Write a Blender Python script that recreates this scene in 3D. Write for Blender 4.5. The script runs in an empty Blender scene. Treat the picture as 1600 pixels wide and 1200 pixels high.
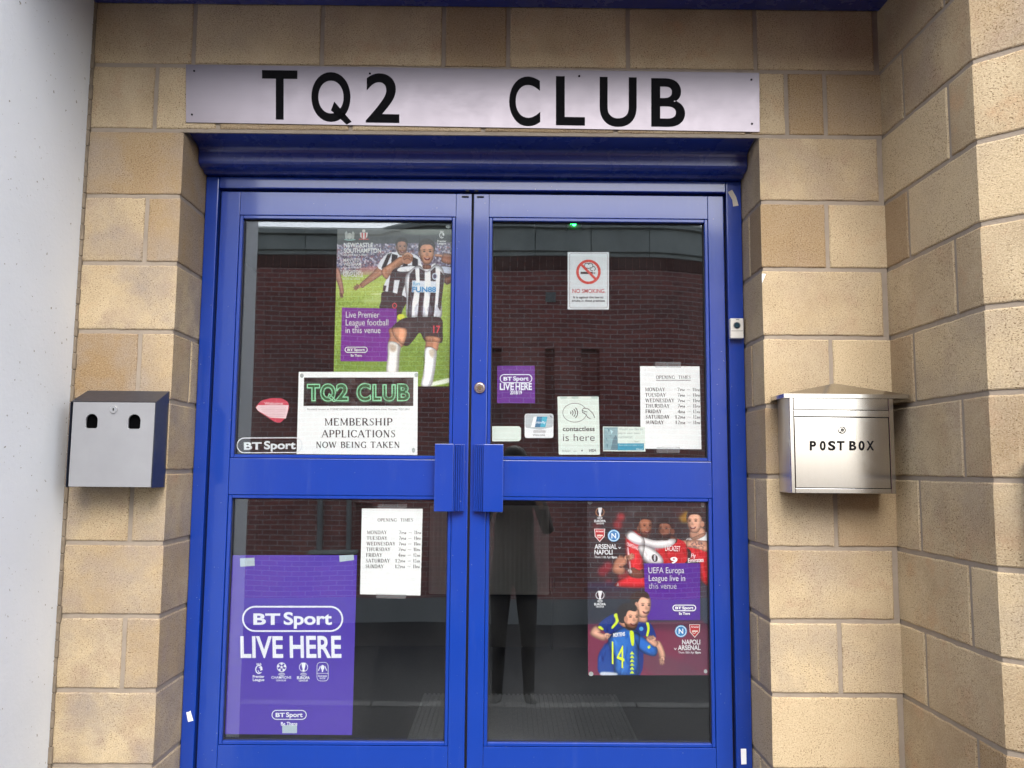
import bpy, bmesh, math, random
import numpy as np
from mathutils import Vector, Matrix, noise as mnoise
random.seed(7)
S = bpy.context.scene
C = S.collection

# ------------------------------------------------------------------ camera
F, CD, CZ, PIT, YAW, ROL = 1300.0, 2.6645, 1.203, .0998, .0048, .008
_f = Vector((math.sin(YAW)*math.cos(PIT), math.cos(YAW)*math.cos(PIT), math.sin(PIT)))
_r = Vector((math.cos(YAW), -math.sin(YAW), 0))
_u = _r.cross(_f)
_r, _u = _r*math.cos(ROL)+_u*math.sin(ROL), -_r*math.sin(ROL)+_u*math.cos(ROL)
CAM = Vector((0, -CD, CZ))
cd = bpy.data.cameras.new('camera'); cam = bpy.data.objects.new('camera', cd); C.objects.link(cam)
cd.sensor_width = 36; cd.lens = F/1600*36; cd.clip_start = .01; cd.clip_end = 500
m = Matrix.Identity(4)
for i in range(3):
    m[i][0], m[i][1], m[i][2], m[i][3] = _r[i], _u[i], -_f[i], CAM[i]
cam.matrix_world = m
S.camera = cam

# ------------------------------------------------------------------ sky, sun, exposure
W = bpy.data.worlds.new('World'); S.world = W; W.use_nodes = True
wn, wl = W.node_tree.nodes, W.node_tree.links
SUN_EL, SUN_AZ = math.radians(48), math.radians(172)      # azimuth: where the sun stands, clockwise from +Y
sky = wn.new('ShaderNodeTexSky'); sky.sky_type = 'NISHITA'; sky.sun_disc = False
sky.sun_elevation = SUN_EL; sky.sun_rotation = SUN_AZ; sky.dust_density = 3; sky.air_density = 1.0
hs = wn.new('ShaderNodeHueSaturation'); hs.inputs['Saturation'].default_value = .42
wl.new(sky.outputs[0], hs.inputs['Color'])
bg = wn['Background']; wl.new(hs.outputs[0], bg.inputs['Color']); bg.inputs['Strength'].default_value = .15
sl = bpy.data.lights.new('sun', 'SUN'); sl.energy = .45; sl.angle = math.radians(40); sl.color = (1, .95, .88)
so = bpy.data.objects.new('sun', sl); C.objects.link(so)
_sd = Vector((math.sin(SUN_AZ)*math.cos(SUN_EL), math.cos(SUN_AZ)*math.cos(SUN_EL), math.sin(SUN_EL)))
so.rotation_euler = _sd.to_track_quat('Z', 'Y').to_euler()
S.view_settings.view_transform = 'Standard'; S.view_settings.look = 'None'
S.view_settings.exposure = 1.76; S.view_settings.gamma = 1
S.cycles.max_bounces = 10; S.cycles.transparent_max_bounces = 16; S.cycles.glossy_bounces = 5
S.cycles.caustics_reflective = False

# ------------------------------------------------------------------ helpers
def ray(px, py): return _f + _r*((px-800)/F) + _u*((600-py)/F)
def at(px, py, Y):
    """point on the plane y = Y that was measured at this spot of the photograph"""
    d = ray(px, py); return CAM + d*((Y+CD)/d.y)
def lin(c):
    return tuple(((v/255)/12.92 if v/255 <= .04045 else ((v/255+.055)/1.055)**2.4) for v in c)
def lin_np(a):
    a = np.clip(a/255.0, 0, 1); return np.where(a <= .04045, a/12.92, ((a+.055)/1.055)**2.4)

def tag(o, label=None, cat=None, group=None, kind=None):
    if label: o['label'] = label
    if cat: o['category'] = cat
    if group: o['group'] = group
    if kind: o['kind'] = kind
    return o
def thing(name, label, cat, loc=(0, 0, 0), group=None):
    o = bpy.data.objects.new(name, None); C.objects.link(o); o.location = loc; o.empty_display_size = .05
    return tag(o, label, cat, group)
def obj(name, bm, mats, parent=None, smooth=False):
    if not isinstance(mats, (list, tuple)): mats = [mats]
    me = bpy.data.meshes.new(name)
    bmesh.ops.recalc_face_normals(bm, faces=bm.faces[:])
    bm.to_mesh(me); bm.free()
    for mm in mats: me.materials.append(mm)
    if smooth:
        me.polygons.foreach_set('use_smooth', [True]*len(me.polygons))
    o = bpy.data.objects.new(name, me); C.objects.link(o)
    if parent:
        o.parent = parent
        if parent.type == 'EMPTY': o.matrix_parent_inverse = Matrix.Translation(-parent.location)
    return o
def NB(): return bmesh.new()
def box(bm, x0, x1, y0, y1, z0, z1, bev=0, mi=0, seg=2):
    r = bmesh.ops.create_cube(bm, size=1)
    vs = r['verts']
    for v in vs:
        v.co = Vector(((x0+x1)/2+v.co.x*(x1-x0), (y0+y1)/2+v.co.y*(y1-y0), (z0+z1)/2+v.co.z*(z1-z0)))
    fs = list({f for v in vs for f in v.link_faces})
    for f in fs: f.material_index = mi
    if bev:
        es = list({e for v in vs for e in v.link_edges})
        bmesh.ops.bevel(bm, geom=es, offset=bev, segments=seg, profile=.6, affect='EDGES')
    return bm
def prism(bm, pts, axis, a0, a1, mi=0):
    """closed 2d outline extruded along x ('x': pts are y,z), y (x,z) or z (x,y)"""
    def p3(p, a):
        return (a, p[0], p[1]) if axis == 'x' else (p[0], a, p[1]) if axis == 'y' else (p[0], p[1], a)
    A = [bm.verts.new(p3(p, a0)) for p in pts]; B = [bm.verts.new(p3(p, a1)) for p in pts]
    n = len(pts); fs = [bm.faces.new(A), bm.faces.new(B[::-1])]
    for i in range(n): fs.append(bm.faces.new((A[i], B[i], B[(i+1) % n], A[(i+1) % n])))
    for f in fs: f.material_index = mi
    return bm
def cyl(bm, c, ax, r, h, n=24, mi=0, r2=None):
    """cylinder from c along unit axis ax"""
    q = Vector(ax).to_track_quat('Z', 'Y').to_matrix().to_4x4()
    M = Matrix.Translation(Vector(c)+Vector(ax)*h/2) @ q
    res = bmesh.ops.create_cone(bm, cap_ends=True, segments=n, radius1=r, radius2=r if r2 is None else r2, depth=h, matrix=M)
    for f in {f for v in res['verts'] for f in v.link_faces}: f.material_index = mi
    return bm
def tube(bm, pts, r, n=8, mi=0):
    pts = [Vector(p) for p in pts]; rings = []
    for i, p in enumerate(pts):
        d = (pts[min(i+1, len(pts)-1)]-pts[max(i-1, 0)]).normalized()
        q = d.to_track_quat('Z', 'Y')
        rings.append([bm.verts.new(p+q @ Vector((math.cos(2*math.pi*k/n)*r, math.sin(2*math.pi*k/n)*r, 0))) for k in range(n)])
    for a, b in zip(rings, rings[1:]):
        for k in range(n): bm.faces.new((a[k], a[(k+1) % n], b[(k+1) % n], b[k])).material_index = mi
    bm.faces.new(rings[0][::-1]); bm.faces.new(rings[-1])
    return bm

# ------------------------------------------------------------------ materials
def new_mat(name):
    mt = bpy.data.materials.new(name); mt.use_nodes = True
    nt = mt.node_tree; b = nt.nodes['Principled BSDF']
    return mt, nt, b
def nd(nt, t, **kw):
    n = nt.nodes.new(t)
    for k, v in kw.items():
        if hasattr(n, k): setattr(n, k, v)
        else: n.inputs[k].default_value = v
    return n
def mix(nt, fac, a, b, blend='MIX'):
    n = nt.nodes.new('ShaderNodeMix'); n.data_type = 'RGBA'; n.blend_type = blend
    for s, v in ((n.inputs[0], fac), (n.inputs[6], a), (n.inputs[7], b)):
        if hasattr(v, 'is_output') or isinstance(v, bpy.types.NodeSocket): nt.links.new(v, s)
        elif isinstance(v, (int, float)): s.default_value = v
        else: s.default_value = (*v[:3], 1)
    return n.outputs[2]
def ramp(nt, src, p0, p1, c0=(0, 0, 0), c1=(1, 1, 1)):
    n = nt.nodes.new('ShaderNodeValToRGB'); e = n.color_ramp.elements
    e[0].position = p0; e[1].position = p1; e[0].color = (*c0, 1); e[1].color = (*c1, 1)
    nt.links.new(src, n.inputs[0]); return n.outputs[0]
def ncoord(nt): return nt.nodes.new('ShaderNodeTexCoord').outputs['Object']
def noise(nt, co, scale, detail=3, rough=.55, stretch=None):
    n = nd(nt, 'ShaderNodeTexNoise'); n.inputs['Scale'].default_value = scale
    n.inputs['Detail'].default_value = detail; n.inputs['Roughness'].default_value = rough
    if stretch:
        mp = nt.nodes.new('ShaderNodeMapping'); mp.inputs['Scale'].default_value = stretch
        nt.links.new(co, mp.inputs[0]); co = mp.outputs[0]
    nt.links.new(co, n.inputs['Vector']); return n.outputs['Fac']
def bump(nt, b, h, strength, dist):
    n = nt.nodes.new('ShaderNodeBump'); n.inputs['Strength'].default_value = strength; n.inputs['Distance'].default_value = dist
    nt.links.new(h, n.inputs['Height']); nt.links.new(n.outputs[0], b.inputs['Normal'])
def simple(name, col, rough=.5, metal=0, var=.12, scale=18, bmp=0, bscale=200, coat=0, coat_r=.08, stretch=None, spec=.5):
    mt, nt, b = new_mat(name); co = ncoord(nt)
    f = noise(nt, co, scale, 4, .6, stretch)
    c = mix(nt, f, tuple(v*(1-var) for v in col), tuple(min(1, v*(1+var)) for v in col))
    nt.links.new(c, b.inputs['Base Color'])
    b.inputs['Metallic'].default_value = metal; b.inputs['Specular IOR Level'].default_value = spec
    rr = nd(nt, 'ShaderNodeMapRange'); nt.links.new(noise(nt, co, scale*2.3, 3, .6, stretch), rr.inputs[0])
    rr.inputs[3].default_value = max(0, rough-.07); rr.inputs[4].default_value = min(1, rough+.07)
    nt.links.new(rr.outputs[0], b.inputs['Roughness'])
    if coat: b.inputs['Coat Weight'].default_value = coat; b.inputs['Coat Roughness'].default_value = coat_r
    if bmp: bump(nt, b, noise(nt, co, bscale, 3, .6, stretch), bmp, .002)
    return mt

def block_mat():
    mt, nt, b = new_mat('buff_block'); co = ncoord(nt)
    at_ = nd(nt, 'ShaderNodeVertexColor'); at_.layer_name = 'tint'
    sp = nt.nodes.new('ShaderNodeSeparateColor'); nt.links.new(at_.outputs[0], sp.inputs[0])
    n1 = noise(nt, co, 4.5, 3, .55); n2 = noise(nt, co, 11, 4, .6)
    base = mix(nt, ramp(nt, n1, .3, .7), lin((166, 143, 110)), lin((200, 180, 145)))
    base = mix(nt, ramp(nt, n2, .52, .75), base, lin((190, 155, 116)))
    base = mix(nt, sp.outputs[0], base, lin((150, 122, 84)))           # darker, browner block
    base = mix(nt, sp.outputs[1], base, lin((206, 185, 148)))          # paler block
    g = noise(nt, co, 5.5, 4, .6)
    mm = nt.nodes.new('ShaderNodeMath'); mm.operation = 'MULTIPLY'
    nt.links.new(ramp(nt, g, .42, .66), mm.inputs[0]); nt.links.new(sp.outputs[2], mm.inputs[1])
    base = mix(nt, mm.outputs[0], base, lin((152, 140, 128)))          # grey lime bloom
    gr = noise(nt, co, 260, 2, .6)
    base = mix(nt, ramp(nt, gr, .35, .7), mix(nt, .16, base, (.08, .05, .03)), mix(nt, .16, base, (.9, .8, .62)))
    pit = noise(nt, co, 215, 2, .5, (1, 1, 1.6)); pm = ramp(nt, pit, .345, .41, (1, 1, 1), (0, 0, 0))
    pits = nt.nodes.new('ShaderNodeMath'); pits.operation = 'MULTIPLY'
    nt.links.new(pm, pits.inputs[0]); nt.links.new(ramp(nt, noise(nt, co, 6, 2), .3, .6, (.35,)*3, (1,)*3), pits.inputs[1])
    base = mix(nt, pits.outputs[0], base, lin((112, 90, 62)))
    nt.links.new(base, b.inputs['Base Color']); b.inputs['Roughness'].default_value = .92
    b.inputs['Specular IOR Level'].default_value = .2
    hh = nt.nodes.new('ShaderNodeMath'); hh.operation = 'SUBTRACT'
    nt.links.new(gr, hh.inputs[0]); nt.links.new(pits.outputs[0], hh.inputs[1])
    bump(nt, b, hh.outputs[0], .55, .003)
    return mt
M_block = block_mat()
M_mortar = simple('mortar', lin((152, 140, 125)), .95, var=.22, scale=14, bmp=.7, bscale=120)
def render_mat():
    mt, nt, b = new_mat('white_render'); co = ncoord(nt)
    c = mix(nt, noise(nt, co, 3, 4, .6), lin((216, 220, 225)), lin((230, 233, 237)))
    c = mix(nt, ramp(nt, noise(nt, co, 70, 2), .70, .74), c, lin((150, 145, 135)))
    nt.links.new(c, b.inputs['Base Color']); b.inputs['Roughness'].default_value = .75
    h = nt.nodes.new('ShaderNodeMath'); h.operation = 'ADD'
    nt.links.new(noise(nt, co, 55, 4, .6), h.inputs[0]); nt.links.new(noise(nt, co, 6, 2), h.inputs[1])
    bump(nt, b, h.outputs[0], .3, .003)
    return mt
M_white = render_mat()
def paint_mat(name, col, rough=.28, cr=(.03, .13)):
    mt, nt, b = new_mat(name); co = ncoord(nt)
    c = mix(nt, noise(nt, co, 5, 4, .6), tuple(v*.9 for v in col), tuple(v*1.1 for v in col))
    c = mix(nt, ramp(nt, noise(nt, co, 130, 2, .5), .765, .775), c, lin((150, 155, 175)))   # tiny chips
    st_ = noise(nt, co, 30, 5, .7, (1, 1, .12)); c = mix(nt, ramp(nt, st_, .55, .85, (0, 0, 0), (.16,)*3), c, lin((90, 110, 165)))   # dulled streaks
    c = mix(nt, ramp(nt, noise(nt, co, 2.6, 5, .7), .55, .8, (0, 0, 0), (.35,)*3), c, tuple(v*.6 for v in col))                    # grime
    nt.links.new(c, b.inputs['Base Color'])
    b.inputs['Coat Weight'].default_value = .62; b.inputs['Coat IOR'].default_value = 1.7
    rr = nd(nt, 'ShaderNodeMapRange'); nt.links.new(noise(nt, co, 9, 5, .65), rr.inputs[0])
    rr.inputs[3].default_value, rr.inputs[4].default_value = cr
    nt.links.new(rr.outputs[0], b.inputs['Coat Roughness']); b.inputs['Roughness'].default_value = rough
    bump(nt, b, noise(nt, co, 26, 2), .03, .004)
    return mt
BLUE = (.003, .038, .30)
M_blue = paint_mat('blue_paint', BLUE)
M_navy = paint_mat('blue_pressed_metal', (.006, .025, .22), .4, (.2, .34))
M_gasket = simple('black_gasket', (.012, .012, .014), .7)
M_silver = simple('chrome', (.72, .71, .69), .2, 1, var=.1)
def steel(name, stretch, rough, tint=(.62, .61, .60)):
    mt, nt, b = new_mat(name); co = ncoord(nt)
    f = noise(nt, co, 60, 4, .6, stretch)
    nt.links.new(mix(nt, f, tuple(v*.93 for v in tint), tuple(v*1.06 for v in tint)), b.inputs['Base Color'])
    b.inputs['Metallic'].default_value = 1
    rr = nd(nt, 'ShaderNodeMapRange'); nt.links.new(f, rr.inputs[0]); rr.inputs[3].default_value = rough-.04; rr.inputs[4].default_value = rough+.05
    ad = nt.nodes.new('ShaderNodeMath'); ad.operation = 'MULTIPLY_ADD'; nt.links.new(noise(nt, co, 14, 5, .7), ad.inputs[0]); ad.inputs[1].default_value = .16; nt.links.new(rr.outputs[0], ad.inputs[2]); ad2 = nt.nodes.new('ShaderNodeMath'); ad2.operation = 'SUBTRACT'; nt.links.new(ad.outputs[0], ad2.inputs[0]); ad2.inputs[1].default_value = .08
    nt.links.new(ad2.outputs[0], b.inputs['Roughness']); b.inputs['Anisotropic'].default_value = .5
    bump(nt, b, f, .05, .001)
    return mt
M_signsteel = steel('brushed_sign_steel', (.03, 1, 8), .36, (.215, .195, .212))
M_boxsteel = steel('brushed_box_steel', (8, 1, .03), .15, (.54, .535, .525))
M_boxside = steel('brushed_box_side', (8, 1, .03), .36, (.60, .57, .54))
M_blackvinyl = simple('black_vinyl', (.004, .004, .005), .8, spec=.12)
M_binfront = simple('grey_coated_steel', (.34, .345, .36), .38, .35, var=.10, scale=11)
M_binbody = simple('navy_black_steel', (.012, .016, .030), .42, 0, var=.25, scale=25, coat=.3)
M_dark = simple('dark_void', (.0012, .0012, .0014), .95, spec=.05)
def glass_mat():
    mt, nt, b = new_mat('window_glass'); nt.nodes.remove(b); co = ncoord(nt)
    tr = nt.nodes.new('ShaderNodeBsdfTransparent'); tr.inputs[0].default_value = (.975, .985, .98, 1)
    gl = nt.nodes.new('ShaderNodeBsdfGlossy'); gl.inputs['Roughness'].default_value = 0.0; gl.inputs[0].default_value = (.93, .97, 1, 1)
    lw = nt.nodes.new('ShaderNodeLayerWeight'); lw.inputs[0].default_value = .5
    pw = nt.nodes.new('ShaderNodeMath'); pw.operation = 'POWER'; pw.inputs[1].default_value = 4
    nt.links.new(lw.outputs['Facing'], pw.inputs[0])
    mr = nd(nt, 'ShaderNodeMapRange'); nt.links.new(pw.outputs[0], mr.inputs[0])
    mr.inputs[3].default_value = .105; mr.inputs[4].default_value = .9
    ms = nt.nodes.new('ShaderNodeMixShader'); nt.links.new(mr.outputs[0], ms.inputs[0])
    nt.links.new(tr.outputs[0], ms.inputs[1]); nt.links.new(gl.outputs[0], ms.inputs[2])
    bp = nt.nodes.new('ShaderNodeBump'); bp.inputs['Strength'].default_value = .09; bp.inputs['Distance'].default_value = .01
    nt.links.new(noise(nt, co, 2.2, 1, .4), bp.inputs['Height']); nt.links.new(bp.outputs[0], gl.inputs['Normal'])
    df = nt.nodes.new('ShaderNodeBsdfDiffuse'); df.inputs[0].default_value = (.75, .76, .76, 1)      # thin film of dust and wiping marks
    m2 = nt.nodes.new('ShaderNodeMixShader'); nt.links.new(ramp(nt, noise(nt, co, 5, 6, .7, (1, 1, .6)), .42, .85, (.0,)*3, (.010,)*3), m2.inputs[0])
    nt.links.new(ms.outputs[0], m2.inputs[1]); nt.links.new(df.outputs[0], m2.inputs[2])
    nt.links.new(m2.outputs[0], nt.nodes['Material Output'].inputs[0])
    return mt
M_glass = glass_mat()
_inks = {}
def ink(rgb, rough=.45):
    k = tuple(int(v) for v in rgb)
    if k not in _inks: _inks[k] = simple('ink_%d_%d_%d' % k, lin(k), rough, var=.03, scale=40)
    return _inks[k]
M_paper = simple('white_paper', (.90, .925, .93), .6, var=.02, scale=6, bmp=.15, bscale=12)
M_greenpaper = simple('pale_green_card', lin((222, 234, 226)), .5, var=.03, scale=8)

# ------------------------------------------------------------------ ground, road (seen in the glass)
def brick_mat():
    mt, nt, b = new_mat('red_brick'); co = ncoord(nt)
    sx = nt.nodes.new('ShaderNodeSeparateXYZ'); nt.links.new(co, sx.inputs[0])
    cx = nt.nodes.new('ShaderNodeCombineXYZ')
    ad = nt.nodes.new('ShaderNodeMath'); ad.operation = 'SUBTRACT'
    nt.links.new(sx.outputs[0], ad.inputs[0]); nt.links.new(sx.outputs[1], ad.inputs[1])
    nt.links.new(ad.outputs[0], cx.inputs[0]); nt.links.new(sx.outputs[2], cx.inputs[1])
    bt = nt.nodes.new('ShaderNodeTexBrick'); nt.links.new(cx.outputs[0], bt.inputs[0])
    bt.inputs['Scale'].default_value = 1; bt.inputs['Brick Width'].default_value = .225; bt.inputs['Row Height'].default_value = .075
    bt.inputs['Mortar Size'].default_value = .007; bt.inputs['Mortar Smooth'].default_value = .2; bt.inputs['Bias'].default_value = 0
    bt.inputs['Color1'].default_value = (.50, .17, .14, 1); bt.inputs['Color2'].default_value = (.34, .125, .11, 1)
    bt.inputs['Mortar'].default_value = (.55, .44, .41, 1)
    c = mix(nt, ramp(nt, noise(nt, co, .7, 4, .6), .45, .75), bt.outputs[0], mix(nt, .4, bt.outputs[0], (.12, .105, .10)))
    nt.links.new(c, b.inputs['Base Color']); b.inputs['Roughness'].default_value = .9
    bump(nt, b, bt.outputs['Fac'], -.5, .006)
    return mt
M_brick = brick_mat()
M_concrete = simple('weathered_concrete', (.46, .48, .44), .9, var=.5, scale=2.2, bmp=.5, bscale=40)
M_plinth = simple('grey_render', (.30, .30, .29), .9, var=.2, scale=3, bmp=.4, bscale=60)
M_asphalt = simple('asphalt', (.035, .036, .038), .9, var=.5, scale=16, bmp=.8, bscale=150)
M_pave = simple('pavement_tarmac', (.04, .04, .041), .9, var=.5, scale=14, bmp=.7, bscale=120)
M_kerb = simple('kerb_stone', (.13, .13, .125), .9, var=.3, scale=9, bmp=.5, bscale=60)
YB = -9.65
bm = NB()
prof = [(-2.83, -.46), (-4, -.60), (-6, -.82), (-8, -1.03), (YB-.6, -1.18), (-60, -1.3)]
for (ya, za), (yb, zb) in zip(prof, prof[1:]):
    for i in range(12):
        xa, xb = -60+i*10, -50+i*10
        f = bm.faces.new([bm.verts.new(p) for p in ((xa, ya, za), (xb, ya, za), (xb, yb, zb), (xa, yb, zb))])
bmesh.ops.remove_doubles(bm, verts=bm.verts[:], dist=.001)
tag(obj('road', bm, M_asphalt), kind='structure')
bm = NB(); box(bm, -60, 60, -2.73, -.72, -.7, -.43); tag(obj('pavement', bm, M_pave), kind='structure')
bm = NB()
for i in range(-14, 14): box(bm, i*.915, i*.915+.905, -2.86, -2.735, -.75, -.425, .012)
tag(obj('kerb', bm, M_kerb), kind='structure')
bm = NB(); box(bm, -1.38, 1.7, -.42, .24, -.7, -.02, .01); box(bm, -1.38, 1.7, -.70, -.425, -.7, -.22, .01)
tag(obj('entrance_steps', bm, M_kerb), 'grey concrete steps up to the blue doors', 'steps')

# ------------------------------------------------------------------ block walls: real blocks over recessed mortar
def polyline_point(pl, s):
    for a, b in zip(pl, pl[1:]):
        L = (Vector(b)-Vector(a)).length
        if s <= L+1e-9 or b == pl[-1]:
            d = (Vector(b)-Vector(a)).normalized(); p = Vector(a)+d*s
            return p, Vector((d.y, -d.x))
        s -= L
def corner_s(pl):
    out, t = [], 0
    for a, b in zip(pl, pl[1:]):
        t += (Vector(b)-Vector(a)).length; out.append(t)
    return out[:-1], out[-1]
def block_wall(pl, courses, flip=1, left_stain=None):
    """pl: plan polyline (outward normal to the right of travel). courses: (z0, z1, [joint s...])"""
    bm = NB(); lay = bm.loops.layers.float_color.new('tint')
    cs, T = corner_s(pl); J = .005
    miter = {}
    def place(s, z, off):
        near = [c for c in cs if abs(c-s) < 1e-5]
        if near:
            p, n0 = polyline_point(pl, s-1e-4); _, n1 = polyline_point(pl, s+1e-4)
            k = (n0+n1); k = k/(1+n0.dot(n1)); p2, _ = polyline_point(pl, s)
            q = p2+k*off
        else:
            p, n = polyline_point(pl, s); q = p+n*off
        return Vector((q.x, q.y, z))
    # mortar sheet
    ss = sorted([0, T]+cs); z0 = courses[0][0]-.005; z1 = courses[-1][1]+.005
    for a, b in zip(ss, ss[1:]):
        n = max(1, int((b-a)/.03)); m_ = max(1, int((z1-z0)/.03))
        grid = [[bm.verts.new(place(a+(b-a)*i/n, z0+(z1-z0)*j/m_, -.0045+.0012*mnoise.noise(Vector(((a+(b-a)*i/n)*40, j*1.3, 3))))) for i in range(n+1)] for j in range(m_+1)]
        for j in range(m_):
            for i in range(n):
                f = bm.faces.new((grid[j][i], grid[j][i+1], grid[j+1][i+1], grid[j+1][i])); f.material_index = 1
    for (za, zb, js) in courses:
        edges = [0]+[j for j in js]+[T]
        for k, (sa, sb) in enumerate(zip(edges, edges[1:])):
            a = sa+(J if k else 0); b = sb-(J if k < len(edges)-2 else 0)
            if b-a < .02: continue
            za_, zb_ = za+J, zb-J
            def samples(lo, hi, extra=()):
                base = [lo, lo+.0025, lo+.006]; end = [hi-.006, hi-.0025, hi]
                n = max(1, int((hi-lo)/.028)); mid = [lo+.006+(hi-lo-.012)*i/n for i in range(1, n)]
                r = sorted(base+mid+end+[e for e in extra if lo+.007 < e < hi-.007])
                return r
            S_ = samples(a, b, cs); Z_ = samples(za_, zb_)
            sd = random.random()*100
            r_ = random.random()
            t = (max(0, r_-.58)*2.0, max(0, .40-r_)*2.0, random.uniform(0, .6))
            if left_stain is not None: t = (t[0]*1.2, t[1]*.6, random.uniform(.7, 1) if left_stain else t[2]*.6)
            grid = []
            for z in Z_:
                row = []
                for s in S_:
                    js_ = 0; jz = 0
                    es = min(s-a, b-s); ez = min(z-za_, zb_-z)
                    if sa == 0 and s-a < .02: es = 9
                    if sb == T and b-s < .02: es = 9
                    e = min(es, ez)
                    off = -.012 if e < 1e-6 else (-.0022 if e < .003 else (-.0004 if e < .0065 else 0))
                    w = 1 if e < .0065 else 0
                    w2 = mnoise.noise(Vector((s*38, z*38, sd)))*.0018*w
                    sj = s + (w2*(1 if s-a < b-s else -1) if es < .0065 else 0)
                    zj = z + (mnoise.noise(Vector((s*45, z*20, sd+9)))*.0022*(1 if ez < .0065 else 0))
                    off += mnoise.noise(Vector((s*9, z*9, sd)))*.0007
                    row.append(bm.verts.new(place(sj if es < .0065 else s, zj, off)))
                grid.append(row)
            for j in range(len(Z_)-1):
                for i in range(len(S_)-1):
                    f = bm.faces.new((grid[j][i], grid[j][i+1], grid[j+1][i+1], grid[j+1][i])); f.material_index = 0
                    for lp in f.loops: lp[lay] = (*t, 1)
    return bm
ZK = lambda k: 1.18+.225*(k-3)
XW0, XL, XR, XC = -1.399, -1.0804, .8268, 1.2383
def wobj(name, bm, label, cat):
    me = bpy.data.meshes.new(name); bm.normal_update(); bm.to_mesh(me); bm.free()
    me.materials.append(M_block); me.materials.append(M_mortar)
    o = bpy.data.objects.new(name, me); C.objects.link(o); tag(o, label, cat); return o
# left pier with its door jamb
pl = [(XW0+.006, 0), (XL, 0), (XL, .26)]
js_l = -1.19-(XW0+.006); cl = XL-(XW0+.006)
cr_ = []
for k in range(-8, 8):
    cr_.append((ZK(k), ZK(k+1), [js_l, cl+.15] if k % 2 == 0 and k in (4, ) else [js_l] if k % 2 == 0 else []))
front = thing('block_wall', 'buff concrete block wall round the blue doors, grey stained on the left', 'wall', (0, 0, -.6))
def wpart(name, bm, parent):
    me = bpy.data.meshes.new(name); bm.normal_update(); bm.to_mesh(me); bm.free()
    me.materials.append(M_block); me.materials.append(M_mortar)
    o = bpy.data.objects.new(name, me); C.objects.link(o); o.parent = parent
    o.matrix_parent_inverse = Matrix.Translation(-parent.location); return o
wpart('door_pier', block_wall(pl, cr_, left_stain=True), front)
# right pier
pl = [(XR, .26), (XR, 0), (XC, 0)]
cr_ = []
for k in range(-8, 8):
    cr_.append((ZK(k), ZK(k+1), [.13, .26+1.045-XR] if k % 2 == 0 else [.26+XC-XR-.012]))
wpart('door_pier', block_wall(pl, cr_), front)
# lintel courses over the doors
pl = [(XW0+.006, 0), (XC, 0)]
o0 = XW0+.006
L9 = [-1.062, -.634, -.226, -.009, .393, .822, XC-.012]
L8 = [-1.18, -.97, -.53, -.09, .35, .79, .922, 1.052]
cr_ = [(ZK(8), ZK(9), [v-o0 for v in L8]), (ZK(9), ZK(10), [v-o0 for v in L9]), (ZK(10), ZK(11), [v-o0 for v in L8]), (ZK(11), ZK(12), [v-o0 for v in L9])]
wpart('lintel_courses', block_wall(pl, cr_, left_stain=False), front)
bm = NB()   # solid core behind the facing
box(bm, XW0, XL-.012, .012, .30, -.6, 2.31); box(bm, XR+.012, 2.2, .012, .30, -.6, 2.31); box(bm, XW0, 2.2, .012, .30, 2.312, 3.2)
obj('wall_core', bm, M_mortar, front)
# the return wall on the right, with its splayed end
pl = [(XC-.001, .012), (1.248, -.518), (1.248+.75*.72, -.518-.75*.69)]
T1 = .530
cr_ = []
for k in range(-8, 12):
    cr_.append((ZK(k), ZK(k+1), [.404, T1+.25] if k % 2 else [.157, T1+.47]))
wobj('return_wall', block_wall(pl, cr_), 'buff block side wall with a splayed corner, beside the steel postbox', 'wall')
# rendered white wall on the left
bm = NB(); box(bm, -1.75, XW0, -1.40, .30, -.7, 3.3, .012, seg=3)
tag(obj('rendered_wall', bm, M_white), 'smooth white rendered side wall at the left, next to the block wall', 'wall')
bm = NB()   # dirty rough joint where render meets block
for i in range(60):
    z = -.35+i*.053
    w_ = .004+.008*abs(mnoise.noise(Vector((0, z*9, 1))))
    box(bm, XW0-.002, XW0+w_+.004, -.004-w_*.6, .02, z, z+.052, .002, seg=1)
obj('render_edge', bm, simple('dirty_mortar', lin((124, 112, 96)), .95, var=.5, scale=30, bmp=.8, bscale=150), bpy.data.objects['rendered_wall'])

# ------------------------------------------------------------------ canopy soffit, door hood
bm = NB(); box(bm, XW0+.004, XC+.004, -.60, -.004, 2.742, 2.84, .006)
tag(obj('canopy', bm, M_navy), 'dark blue canopy soffit over the entrance at the top', 'canopy')
bm = NB()
hp = [(.02, 2.318), (.03, 2.316), (.055, 2.306), (.085, 2.298), (.106, 2.290), (.118, 2.278), (.124, 2.262), (.130, 2.246), (.140, 2.236), (.160, 2.232), (.172, 2.228), (.2, 2.226), (.26, 2.226), (.26, 2.330), (.02, 2.330)]
hp = [(.020, 2.316), (.112, 2.299), (.120, 2.296), (.126, 2.290), (.1275, 2.282), (.1285, 2.250), (.133, 2.242), (.146, 2.236), (.176, 2.234), (.184, 2.230), (.188, 2.2265), (.26, 2.2265), (.26, 2.303), (.20, 2.303), (.025, 2.321)]
prism(bm, hp, 'x', XL+.003, XR-.003)
tag(obj('door_hood', bm, M_navy), 'dark blue pressed metal hood under the nameplate, above both doors', 'hood')

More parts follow.
